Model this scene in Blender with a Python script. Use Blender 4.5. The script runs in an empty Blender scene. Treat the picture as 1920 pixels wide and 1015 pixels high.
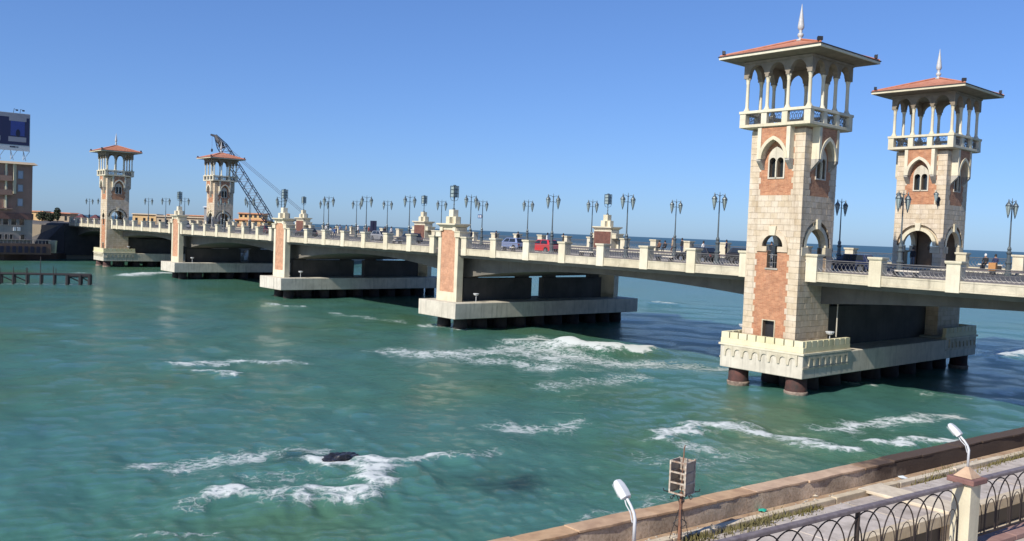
import bpy, bmesh, math, random
import numpy as np
from mathutils import Vector, Matrix
from mathutils.geometry import tessellate_polygon

random.seed(7)
rng = np.random.default_rng(7)
S = bpy.context.scene
COL = S.collection
R_ = math.radians

# ------------------------------------------------------------------ camera, light, exposure
cam_d = bpy.data.cameras.new('camera')
cam = bpy.data.objects.new('camera', cam_d)
COL.objects.link(cam)
cam_d.sensor_width = 36.0
cam_d.lens = 31.01
cam_d.clip_start = 0.1
cam_d.clip_end = 60000.0
CR = Vector((0.6515792, 0.75754441, 0.0396361))
CU = Vector((-0.05928104, -0.00124095, 0.99824056))
CF = Vector((-0.75626074, 0.65278245, -0.04409944))
CO = Vector((34.536, -58.2074, 11.3))
cam.matrix_world = Matrix(((CR.x, CU.x, -CF.x, CO.x), (CR.y, CU.y, -CF.y, CO.y), (CR.z, CU.z, -CF.z, CO.z), (0, 0, 0, 1)))
S.camera = cam

SUN_TRAVEL = Vector((-0.10, 1.0, -0.78)).normalized()
to_sun = -SUN_TRAVEL
el = math.asin(to_sun.z)
az = math.atan2(to_sun.x, to_sun.y)          # clockwise from +Y
W = bpy.data.worlds.new('World')
S.world = W
W.use_nodes = True
wn, wl = W.node_tree.nodes, W.node_tree.links
for n in list(wn): wn.remove(n)
sky = wn.new('ShaderNodeTexSky')
sky.sky_type = 'NISHITA'
sky.sun_disc = False
sky.sun_elevation = el
sky.sun_rotation = az
sky.altitude = 0
sky.air_density = 0.9
sky.dust_density = 0.35
sky.ozone_density = 3.2
bg = wn.new('ShaderNodeBackground')
bg.inputs['Strength'].default_value = 0.10
sgam = wn.new('ShaderNodeGamma'); sgam.inputs['Gamma'].default_value = 0.76      # one tone curve and white balance for the whole sky
swb = wn.new('ShaderNodeMix'); swb.data_type = 'RGBA'; swb.blend_type = 'MULTIPLY'
swb.inputs[0].default_value = 1.0; swb.inputs[7].default_value = (0.765, 1.105, 1.745, 1)
wo = wn.new('ShaderNodeOutputWorld')
wl.new(sky.outputs[0], sgam.inputs[0])
wl.new(sgam.outputs[0], swb.inputs[6])
wl.new(swb.outputs[2], bg.inputs[0])
wl.new(bg.outputs[0], wo.inputs[0])

sl = bpy.data.lights.new('sun', 'SUN')
sl.energy = 5.0
sl.angle = R_(0.5)
sl.color = (1.0, 0.95, 0.86)
sun = bpy.data.objects.new('sun', sl)
COL.objects.link(sun)
sun.rotation_euler = SUN_TRAVEL.to_track_quat('-Z', 'Y').to_euler()
sun.location = (60, -120, 120)

S.view_settings.view_transform = 'Standard'
S.view_settings.look = 'None'
S.view_settings.exposure = 0.25
S.view_settings.gamma = 1.0
S.view_settings.use_curve_mapping = False
S.render.engine = 'CYCLES'
S.cycles.max_bounces = 6
S.cycles.diffuse_bounces = 3
S.cycles.glossy_bounces = 3
S.cycles.use_denoising = True

# ------------------------------------------------------------------ materials
def new_mat(name):
    m = bpy.data.materials.new(name)
    m.use_nodes = True
    nt = m.node_tree
    for n in list(nt.nodes): nt.nodes.remove(n)
    out = nt.nodes.new('ShaderNodeOutputMaterial')
    b = nt.nodes.new('ShaderNodeBsdfPrincipled')
    nt.links.new(b.outputs[0], out.inputs[0])
    return m, nt, b

def N(nt, kind, **kw):
    n = nt.nodes.new(kind)
    for k, v in kw.items():
        if k in ('operation', 'blend_type', 'data_type', 'feature', 'attribute_name', 'noise_dimensions', 'wave_type', 'bands_direction', 'distance', 'interpolation_type', 'clamp'):
            setattr(n, k, v)
        else:
            n.inputs[k].default_value = v
    return n

def ramp(nt, stops):
    r = nt.nodes.new('ShaderNodeValToRGB')
    e = r.color_ramp.elements
    e[0].position, e[0].color = stops[0][0], (*stops[0][1], 1)
    e[1].position, e[1].color = stops[-1][0], (*stops[-1][1], 1)
    for p, c in stops[1:-1]:
        x = e.new(p); x.color = (*c, 1)
    return r

def mixc(nt, fac, a, b, mode='MIX'):
    n = nt.nodes.new('ShaderNodeMix')
    n.data_type = 'RGBA'; n.blend_type = mode
    L = nt.links
    for sock, v in ((n.inputs[0], fac), (n.inputs[6], a), (n.inputs[7], b)):
        if hasattr(v, 'is_linked') or hasattr(v, 'links'): L.new(v, sock)
        elif isinstance(v, (int, float)): sock.default_value = v
        else: sock.default_value = (*v, 1)
    return n.outputs[2]

def weathered(name, col, col2=None, scale=1.2, stain=0.35, stain_col=(0.10, 0.085, 0.065), rough=0.85, bump=0.25, vary=0.16, streak=True, fine=14.0, metal=0.0, island=False):
    """base colour broken up by noise, run-down streaks and per-object/per-island variation"""
    m, nt, b = new_mat(name)
    L = nt.links
    geo = N(nt, 'ShaderNodeNewGeometry')
    pos = geo.outputs['Position']
    n1 = N(nt, 'ShaderNodeTexNoise', Scale=scale, Detail=6.0, Roughness=0.62); L.new(pos, n1.inputs['Vector'])
    n2 = N(nt, 'ShaderNodeTexNoise', Scale=fine, Detail=4.0, Roughness=0.6); L.new(pos, n2.inputs['Vector'])
    c2 = col2 or tuple(x * 0.72 for x in col)
    r1 = ramp(nt, [(0.35, c2), (0.62, col)]); L.new(n1.outputs['Fac'], r1.inputs[0])
    cur = r1.outputs[0]
    if stain > 0:
        mp = N(nt, 'ShaderNodeMapping'); mp.inputs['Scale'].default_value = (1.9, 1.9, 0.16) if streak else (1, 1, 1)
        L.new(pos, mp.inputs[0])
        n3 = N(nt, 'ShaderNodeTexNoise', Scale=1.5, Detail=5.0, Roughness=0.65); L.new(mp.outputs[0], n3.inputs['Vector'])
        r3 = ramp(nt, [(0.52, (0, 0, 0)), (0.78, (stain, stain, stain))]); L.new(n3.outputs['Fac'], r3.inputs[0])
        cur = mixc(nt, r3.outputs[0], cur, stain_col)
    if vary > 0:
        oi = N(nt, 'ShaderNodeObjectInfo')
        add = N(nt, 'ShaderNodeMath', operation='ADD'); L.new(oi.outputs['Random'], add.inputs[0])
        if island: L.new(geo.outputs['Random Per Island'], add.inputs[1])
        else: add.inputs[1].default_value = 0.5
        fr = N(nt, 'ShaderNodeMath', operation='FRACT'); L.new(add.outputs[0], fr.inputs[0])
        mr = N(nt, 'ShaderNodeMapRange'); L.new(fr.outputs[0], mr.inputs[0])
        mr.inputs[3].default_value = 1 - vary; mr.inputs[4].default_value = 1 + vary * 0.55
        hs = N(nt, 'ShaderNodeHueSaturation'); L.new(cur, hs.inputs['Color']); L.new(mr.outputs[0], hs.inputs['Value'])
        mr2 = N(nt, 'ShaderNodeMapRange'); L.new(fr.outputs[0], mr2.inputs[0])
        mr2.inputs[3].default_value = 1.12; mr2.inputs[4].default_value = 0.9
        L.new(mr2.outputs[0], hs.inputs['Saturation'])
        cur = hs.outputs[0]
    L.new(cur, b.inputs['Base Color'])
    b.inputs['Roughness'].default_value = rough
    b.inputs['Metallic'].default_value = metal
    if bump > 0:
        bp = N(nt, 'ShaderNodeBump', Strength=bump, Distance=0.03); L.new(n2.outputs['Fac'], bp.inputs['Height'])
        L.new(bp.outputs[0], b.inputs['Normal'])
    return m

def brick_mat(name, c1, c2, mortar, dirt=0.3):
    m, nt, b = new_mat(name)
    L = nt.links
    geo = N(nt, 'ShaderNodeNewGeometry')
    sx = N(nt, 'ShaderNodeSeparateXYZ'); L.new(geo.outputs['Position'], sx.inputs[0])
    add = N(nt, 'ShaderNodeMath', operation='ADD'); L.new(sx.outputs[0], add.inputs[0]); L.new(sx.outputs[1], add.inputs[1])
    cx = N(nt, 'ShaderNodeCombineXYZ'); L.new(add.outputs[0], cx.inputs[0]); L.new(sx.outputs[2], cx.inputs[1])
    br = nt.nodes.new('ShaderNodeTexBrick'); L.new(cx.outputs[0], br.inputs['Vector'])
    br.inputs['Color1'].default_value = (*c1, 1); br.inputs['Color2'].default_value = (*c2, 1); br.inputs['Mortar'].default_value = (*mortar, 1)
    br.inputs['Scale'].default_value = 1.0; br.inputs['Mortar Size'].default_value = 0.007
    br.inputs['Brick Width'].default_value = 0.34; br.inputs['Row Height'].default_value = 0.095
    n1 = N(nt, 'ShaderNodeTexNoise', Scale=2.3, Detail=6.0, Roughness=0.65); L.new(geo.outputs['Position'], n1.inputs['Vector'])
    mp = N(nt, 'ShaderNodeMapping'); mp.inputs['Scale'].default_value = (1.4, 1.4, 0.3); L.new(geo.outputs['Position'], mp.inputs[0])
    n2 = N(nt, 'ShaderNodeTexNoise', Scale=1.1, Detail=6.0, Roughness=0.7); L.new(mp.outputs[0], n2.inputs['Vector'])
    r1 = ramp(nt, [(0.3, (0.72, 0.68, 0.66)), (0.7, (1.18, 1.14, 1.1))]); L.new(n1.outputs['Fac'], r1.inputs[0])
    cur = mixc(nt, 1.0, br.outputs['Color'], r1.outputs[0], 'MULTIPLY')
    r2 = ramp(nt, [(0.5, (0, 0, 0)), (0.75, (dirt, dirt, dirt))]); L.new(n2.outputs['Fac'], r2.inputs[0])
    cur = mixc(nt, r2.outputs[0], cur, (0.30, 0.20, 0.15))
    L.new(cur, b.inputs['Base Color'])
    b.inputs['Roughness'].default_value = 0.9
    bp = N(nt, 'ShaderNodeBump', Strength=0.5, Distance=0.02); L.new(br.outputs['Fac'], bp.inputs['Height']); bp.invert = True
    L.new(bp.outputs[0], b.inputs['Normal'])
    return m

def plain(name, col, rough=0.5, metal=0.0, noise=0.12, spec=0.5, coat=0.0):
    m, nt, b = new_mat(name)
    L = nt.links
    if noise > 0:
        geo = N(nt, 'ShaderNodeNewGeometry')
        n1 = N(nt, 'ShaderNodeTexNoise', Scale=6.0, Detail=5.0); L.new(geo.outputs['Position'], n1.inputs['Vector'])
        r = ramp(nt, [(0.3, tuple(c * (1 - noise) for c in col)), (0.7, tuple(c * (1 + noise * 0.6) for c in col))])
        L.new(n1.outputs['Fac'], r.inputs[0]); L.new(r.outputs[0], b.inputs['Base Color'])
    else:
        b.inputs['Base Color'].default_value = (*col, 1)
    b.inputs['Roughness'].default_value = rough
    b.inputs['Metallic'].default_value = metal
    b.inputs['Specular IOR Level'].default_value = spec
    b.inputs['Coat Weight'].default_value = coat
    return m

M = {}
M['stone'] = weathered('tower limestone', (0.59, 0.49, 0.36), (0.48, 0.385, 0.27), scale=1.6, stain=0.6, stain_col=(0.25, 0.17, 0.105), vary=0.065, island=True)
M['mortar'] = weathered('brown mortar', (0.26, 0.185, 0.12), (0.19, 0.135, 0.09), vary=0)
M['cream'] = weathered('cream painted concrete', (0.63, 0.57, 0.42), (0.54, 0.48, 0.35), scale=0.9, stain=0.34, stain_col=(0.27, 0.24, 0.17), vary=0.07)
M['cream_yellow'] = weathered('yellowed cream paint', (0.66, 0.60, 0.385), (0.58, 0.52, 0.33), scale=0.9, stain=0.25, stain_col=(0.3, 0.27, 0.17), vary=0.05)
M['cream_dirty'] = weathered('soiled cream render', (0.55, 0.49, 0.36), (0.42, 0.37, 0.27), scale=1.2, stain=0.6, stain_col=(0.16, 0.14, 0.10), vary=0.07)
M['concrete'] = weathered('weathered concrete', (0.40, 0.37, 0.32), (0.31, 0.285, 0.24), scale=0.9, stain=0.75, stain_col=(0.075, 0.068, 0.055), vary=0.06)
M['concrete_pale'] = weathered('pale weathered concrete', (0.58, 0.53, 0.43), (0.47, 0.425, 0.34), scale=0.9, stain=0.62, stain_col=(0.13, 0.12, 0.095), vary=0.06)
M['girder'] = weathered('girder concrete', (0.16, 0.145, 0.12), (0.115, 0.105, 0.088), scale=0.5, stain=0.6, stain_col=(0.09, 0.08, 0.065), vary=0.04)  # concrete colour lowered so it carries the shade under the deck
M['barnacle'] = weathered('barnacle crust', (0.30, 0.225, 0.17), (0.14, 0.10, 0.08), scale=4, stain=0.4, streak=False, vary=0.1, bump=0.8)
M['pile_dark'] = weathered('shade darkened pile', (0.035, 0.024, 0.022), (0.02, 0.016, 0.016), scale=1.5, stain=0.4, stain_col=(0.02, 0.022, 0.016), vary=0.2)  # darker copy of the pile colour, with the cap's shade painted in
M['pier_wall'] = weathered('shade darkened pier concrete', (0.085, 0.08, 0.072), (0.055, 0.052, 0.048), scale=0.5, stain=0.5, stain_col=(0.035, 0.032, 0.028), vary=0.04)  # under-deck shade is put into the wall's base colour
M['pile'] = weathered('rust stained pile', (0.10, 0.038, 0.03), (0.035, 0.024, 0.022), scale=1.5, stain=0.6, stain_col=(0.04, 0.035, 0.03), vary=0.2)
M['brick'] = brick_mat('orange brickwork', (0.49, 0.238, 0.125), (0.38, 0.160, 0.082), (0.42, 0.30, 0.20), 0.28)
M['brick_dark'] = brick_mat('dark red brickwork', (0.17, 0.07, 0.05), (0.12, 0.05, 0.04), (0.16, 0.10, 0.08), 0.2)
M['brick_pier'] = brick_mat('smooth orange brickwork', (0.54, 0.30, 0.185), (0.48, 0.245, 0.14), (0.45, 0.29, 0.19), 0.14)
M['rooftile'] = weathered('terracotta roof tile', (0.52, 0.215, 0.125), (0.40, 0.155, 0.09), scale=1.5, stain=0.3, stain_col=(0.22, 0.10, 0.07), vary=0.05, streak=False)
M['soffit'] = weathered('soffit plaster', (0.25, 0.205, 0.15), (0.18, 0.145, 0.105), stain=0.5, stain_col=(0.12, 0.09, 0.07), vary=0.03, streak=False)  # plaster colour lowered to include the shade beneath the eaves
M['gutter'] = plain('dark gutter', (0.055, 0.035, 0.03), 0.6)
M['spire'] = plain('grey painted spire', (0.42, 0.42, 0.41), 0.5, 0.0)
M['darkmetal'] = plain('dark iron', (0.035, 0.033, 0.035), 0.5, 0.4)
M['grille'] = plain('iron grille', (0.06, 0.06, 0.065), 0.5, 0.5)
M['rail'] = plain('grey painted rail', (0.17, 0.16, 0.155), 0.5, 0.2)
M['lampgreen'] = plain('grey green cast iron', (0.10, 0.12, 0.125), 0.45, 0.4)
M['asphalt'] = weathered('asphalt', (0.075, 0.07, 0.068), (0.05, 0.048, 0.047), stain=0.2, streak=False, vary=0)
M['paving'] = weathered('purple grey walkway paving', (0.185, 0.15, 0.138), (0.14, 0.115, 0.108), stain=0.2, streak=False, vary=0.05)
M['whiteline'] = plain('road paint', (0.7, 0.7, 0.68), 0.7)
M['glass_dark'] = plain('dark window glass', (0.02, 0.025, 0.03), 0.08, 0.0, 0.0, 0.8)
M['rubber'] = plain('tyre rubber', (0.02, 0.02, 0.02), 0.8)
M['chrome'] = plain('wheel metal', (0.5, 0.5, 0.52), 0.3, 0.9)
M['headlamp'] = plain('lamp lens', (0.75, 0.75, 0.72), 0.15)
M['taillamp'] = plain('red lens', (0.4, 0.02, 0.02), 0.2)
M['white'] = plain('white paint', (0.52, 0.53, 0.54), 0.55)
M['benchstone'] = weathered('pale bench stone', (0.60, 0.55, 0.47), vary=0.08, stain=0.2)
M['rock'] = weathered('wet black rock', (0.035, 0.035, 0.04), (0.015, 0.015, 0.018), scale=3, stain=0, rough=0.35, bump=0.8, vary=0)
M['soil'] = weathered('sandy soil', (0.45, 0.32, 0.20), (0.32, 0.20, 0.12), scale=2.5, stain=0.25, streak=False, vary=0, bump=0.8, fine=25)
M['coping'] = weathered('salmon sandstone coping', (0.53, 0.355, 0.215), (0.38, 0.24, 0.145), scale=2.2, stain=0.35, stain_col=(0.24, 0.15, 0.10), streak=False, vary=0.10, bump=0.5, fine=18)
M['pinkstone'] = weathered('pink kerb stone', (0.33, 0.19, 0.15), (0.25, 0.14, 0.115), scale=3, stain=0.3, streak=False, vary=0.1)
M['capstone'] = weathered('maroon cap stone', (0.22, 0.11, 0.09), (0.15, 0.075, 0.065), scale=4, stain=0.3, streak=False, vary=0.0)
M['terrace'] = weathered('grey terrace screed', (0.50, 0.43, 0.37), (0.36, 0.305, 0.255), scale=2.0, stain=0.7, stain_col=(0.20, 0.165, 0.13), streak=False, vary=0.08, bump=0.3, fine=30)
M['kerbcream'] = weathered('cream kerb render', (0.60, 0.50, 0.355), (0.47, 0.385, 0.27), scale=2.5, stain=0.45, stain_col=(0.25, 0.2, 0.13), streak=False, vary=0.08)
M['weed'] = weathered('dry olive weed', (0.17, 0.14, 0.05), (0.09, 0.085, 0.03), scale=6, stain=0, vary=0.1, bump=0)
M['rust'] = weathered('rusty iron', (0.23, 0.11, 0.065), (0.12, 0.06, 0.04), scale=6, stain=0.3, vary=0, rough=0.8)
M['oldpaint'] = weathered('peeling pale paint', (0.50, 0.45, 0.37), (0.24, 0.15, 0.10), scale=9, stain=0.45, stain_col=(0.16, 0.09, 0.06), vary=0)
M['dirtyglass'] = weathered('dirty frosted pane', (0.33, 0.29, 0.24), (0.24, 0.20, 0.17), scale=5, stain=0.3, vary=0.1, rough=0.35)
M['lampglass'] = plain('frosted lamp glass', (0.27, 0.33, 0.32), 0.25)
M['railiron'] = plain('rusty black railing iron', (0.045, 0.032, 0.027), 0.6, 0.3)
M['toprail'] = weathered('weathered mauve handrail', (0.20, 0.165, 0.16), (0.13, 0.10, 0.10), scale=5, stain=0.2, streak=False, vary=0, rough=0.5)
M['darkwall'] = weathered('shade darkened embankment stone', (0.075, 0.068, 0.065), (0.05, 0.046, 0.045), scale=0.4, stain=0.3, vary=0.05)  # shade over abutment and ramp is painted into this stone colour
M['brownwall'] = weathered('brown quay stone', (0.15, 0.095, 0.075), (0.10, 0.065, 0.052), scale=0.5, stain=0.3, vary=0.05)
M['hotelwall'] = weathered('brown hotel render', (0.33, 0.20, 0.15), (0.27, 0.16, 0.12), scale=0.3, stain=0.25, vary=0)
M['hotellow'] = weathered('grey hotel render', (0.30, 0.27, 0.24), (0.25, 0.22, 0.20), scale=0.3, stain=0.25, vary=0)
M['redband'] = weathered('red brown band', (0.20, 0.10, 0.08), vary=0)
M['ochre'] = weathered('ochre render', (0.62, 0.42, 0.20), (0.55, 0.36, 0.17), scale=0.4, stain=0.15, vary=0)
M['orange_r'] = weathered('orange tile', (0.50, 0.23, 0.12), scale=0.6, stain=0.15, vary=0)
M['tan'] = weathered('tan masonry', (0.42, 0.34, 0.24), (0.36, 0.28, 0.2), scale=0.3, stain=0.2, vary=0)
M['greyrender'] = weathered('grey render', (0.30, 0.30, 0.31), scale=0.3, stain=0.2, vary=0)
M['maroon'] = plain('maroon canvas', (0.10, 0.03, 0.035), 0.8)
M['navy'] = plain('navy poster print', (0.02, 0.022, 0.07), 0.45, 0, 0.1)
M['postergrey'] = plain('grey poster print', (0.25, 0.25, 0.29), 0.5, 0, 0.1)
M['posterblue'] = plain('blue poster print', (0.03, 0.05, 0.22), 0.45, 0, 0.2)
M['posterdark'] = plain('dark poster print', (0.01, 0.01, 0.03), 0.45, 0, 0.0)
M['land'] = weathered('dry headland ground', (0.30, 0.25, 0.18), (0.22, 0.18, 0.13), scale=0.1, stain=0.2, streak=False, vary=0)
M['leaf'] = weathered('dark foliage', (0.045, 0.06, 0.03), (0.025, 0.035, 0.018), scale=1.0, stain=0, vary=0.0, bump=0, island=True)
M['bark'] = plain('bark', (0.09, 0.065, 0.045), 0.9)
M['crane'] = plain('blue grey crane steel', (0.03, 0.042, 0.07), 0.5, 0.3)
M['cable'] = plain('steel cable', (0.09, 0.09, 0.11), 0.5, 0.4)
M['jetty'] = plain('black wet timber', (0.022, 0.018, 0.018), 0.6)
M['panelcream'] = plain('cream board', (0.66, 0.60, 0.42), 0.7)

def carpaint(name, col): return plain(name, col, 0.28, 0.0, 0.0, 0.5, 0.8)

# ------------------------------------------------------------------ mesh helpers
class MB:
    def __init__(s): s.v, s.f, s.mi, s.g = [], [], [], []
    def add(s, vs, fs, m=0):
        o = len(s.v)
        s.g.append((o, len(s.f)))
        s.v += [tuple(map(float, q)) for q in vs]
        s.f += [tuple(i + o for i in q) for q in fs]
        s.mi += [m] * len(fs)
        return s
    def box(s, x0, x1, y0, y1, z0, z1, m=0, tf=None):
        c = [(x0, y0, z0), (x1, y0, z0), (x1, y1, z0), (x0, y1, z0), (x0, y0, z1), (x1, y0, z1), (x1, y1, z1), (x0, y1, z1)]
        if tf: c = [tf(*q) for q in c]
        return s.add(c, [(3, 2, 1, 0), (4, 5, 6, 7), (0, 1, 5, 4), (1, 2, 6, 5), (2, 3, 7, 6), (3, 0, 4, 7)], m)
    def frustum(s, x0, x1, y0, y1, z0, a0, a1, b0, b1, z1, m=0, tf=None):
        c = [(x0, y0, z0), (x1, y0, z0), (x1, y1, z0), (x0, y1, z0), (a0, b0, z1), (a1, b0, z1), (a1, b1, z1), (a0, b1, z1)]
        if tf: c = [tf(*q) for q in c]
        return s.add(c, [(3, 2, 1, 0), (4, 5, 6, 7), (0, 1, 5, 4), (1, 2, 6, 5), (2, 3, 7, 6), (3, 0, 4, 7)], m)
    def plate(s, outer, holes, d0, d1, tf, m=0):
        """polygon with holes in the (s,z) plane, extruded from depth d0 to d1; tf(s,d,z) -> point"""
        loops = [list(outer)] + [list(h) for h in holes]
        flat = [p for l in loops for p in l]
        tris = tessellate_polygon([[Vector((p[0], p[1], 0)) for p in l] for l in loops])
        n = len(flat)
        vs = [tf(p[0], d0, p[1]) for p in flat] + [tf(p[0], d1, p[1]) for p in flat]
        fs = [tuple(t) for t in tris] + [tuple(i + n for i in reversed(t)) for t in tris]
        o = 0
        for l in loops:
            k = len(l)
            for i in range(k):
                a, b = o + i, o + (i + 1) % k
                fs.append((a, b, b + n, a + n))
            o += k
        return s.add(vs, fs, m)
    def tube(s, path, r, n=6, m=0, cap=True):
        path = [Vector(p) for p in path]
        k = len(path)
        rs = r if isinstance(r, (list, tuple)) else [r] * k
        vs, fs = [], []
        up = Vector((0, 0, 1))
        prev = None
        for i, p in enumerate(path):
            t = (path[min(i + 1, k - 1)] - path[max(i - 1, 0)]).normalized()
            a = prev if prev is not None else (Vector((1, 0, 0)) if abs(t.z) > 0.9 else up)
            x = (a - t * a.dot(t)).normalized()
            prev = x
            y = t.cross(x)
            for j in range(n):
                q = 2 * math.pi * j / n
                vs.append(p + (x * math.cos(q) + y * math.sin(q)) * rs[i])
        for i in range(k - 1):
            for j in range(n):
                a, b = i * n + j, i * n + (j + 1) % n
                fs.append((a, b, b + n, a + n))
        if cap:
            fs.append(tuple(reversed(range(n)))); fs.append(tuple(range((k - 1) * n, k * n)))
        return s.add(vs, fs, m)
    def lathe(s, prof, n=10, c=(0, 0, 0), m=0):
        vs, fs = [], []
        for r, z in prof:
            for j in range(n):
                q = 2 * math.pi * j / n
                vs.append((c[0] + r * math.cos(q), c[1] + r * math.sin(q), c[2] + z))
        k = len(prof)
        for i in range(k - 1):
            for j in range(n):
                a, b = i * n + j, i * n + (j + 1) % n
                fs.append((a, b, b + n, a + n))
        fs.append(tuple(reversed(range(n)))); fs.append(tuple(range((k - 1) * n, k * n)))
        return s.add(vs, fs, m)
    def mesh(s, name, mats, smooth=False, recalc=True):
        me = bpy.data.meshes.new(name)
        me.from_pydata(s.v, [], s.f)
        for mt in (mats if isinstance(mats, (list, tuple)) else [mats]): me.materials.append(mt)
        if any(s.mi): me.polygons.foreach_set('material_index', s.mi)
        if recalc:
            bm = bmesh.new(); bm.from_mesh(me)
            bmesh.ops.recalc_face_normals(bm, faces=bm.faces[:])
            bm.to_mesh(me); bm.free()
        if smooth: me.polygons.foreach_set('use_smooth', [True] * len(me.polygons))
        me.update()
        return me
    def build_each(s, name, mats, parent=None, loc=(0, 0, 0), bevel=0, smooth=False):
        """one object per added piece"""
        out = []
        gs = s.g + [(len(s.v), len(s.f))]
        for (v0, f0), (v1, f1) in zip(gs[:-1], gs[1:]):
            p = MB(); p.v = s.v[v0:v1]; p.f = [tuple(i - v0 for i in q) for q in s.f[f0:f1]]; p.mi = s.mi[f0:f1]
            out.append(p.build(name, mats, parent, loc, smooth, bevel))
        return out
    def build(s, name, mats, parent=None, loc=(0, 0, 0), smooth=False, bevel=0, recalc=True):
        o = bpy.data.objects.new(name, s.mesh(name, mats, smooth, recalc))
        COL.objects.link(o)
        o.location = loc
        if parent: o.parent = parent
        if bevel: add_bevel(o, bevel)
        return o

def add_bevel(o, w, seg=2):
    b = o.modifiers.new('edge', 'BEVEL'); b.width = w; b.segments = seg; b.limit_method = 'ANGLE'; b.angle_limit = R_(40)

def tag(o, label=None, cat=None, group=None, kind=None):
    if label: o['label'] = label
    if cat: o['category'] = cat
    if group: o['group'] = group
    if kind: o['kind'] = kind
    return o

def thing(name, label, cat, loc=(0, 0, 0), rz=0, group=None):
    o = bpy.data.objects.new(name, None); COL.objects.link(o)
    o.location = loc; o.rotation_euler = (0, 0, rz); o.empty_display_size = 0.3
    return tag(o, label, cat, group)

def inst(mesh, name, parent=None, loc=(0, 0, 0), rz=0, scale=None):
    o = bpy.data.objects.new(name, mesh); COL.objects.link(o)
    o.location = loc; o.rotation_euler = (0, 0, rz)
    if scale: o.scale = scale
    if parent: o.parent = parent
    return o

_kids = None
def copy_tree(o, parent=None):
    c = o.copy(); COL.objects.link(c)
    if parent: c.parent = parent
    for ch in list(o.children): copy_tree(ch, c)
    return c

def dup(root, loc, rz=0, label=None, group=None):
    r = copy_tree(root); r.location = loc; r.rotation_euler = (0, 0, rz)
    if label: r['label'] = label
    if group: r['group'] = group
    return r

def XZ(s, d, z): return (s, -d, z)       # depth grows towards -Y
def arc(cx, cz, r, a0, a1, n):
    return [(cx + r * math.cos(R_(a0 + (a1 - a0) * i / n)), cz + r * math.sin(R_(a0 + (a1 - a0) * i / n))) for i in range(n + 1)]
def pointed(hw, z0, apex, n=7):
    """pointed arch outline from (hw,z0) over the apex to (-hw,z0)"""
    rise = apex - z0
    c = (rise * rise - hw * hw) / (2 * hw)          # centre offset beyond the axis
    r = hw + c
    a1 = math.atan2(rise, c)
    right = [(-c + r * math.cos(a1 * i / n), z0 + r * math.sin(a1 * i / n)) for i in range(n + 1)]
    left = [(-x, z) for x, z in reversed(right[:-1])]
    return right + left

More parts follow.
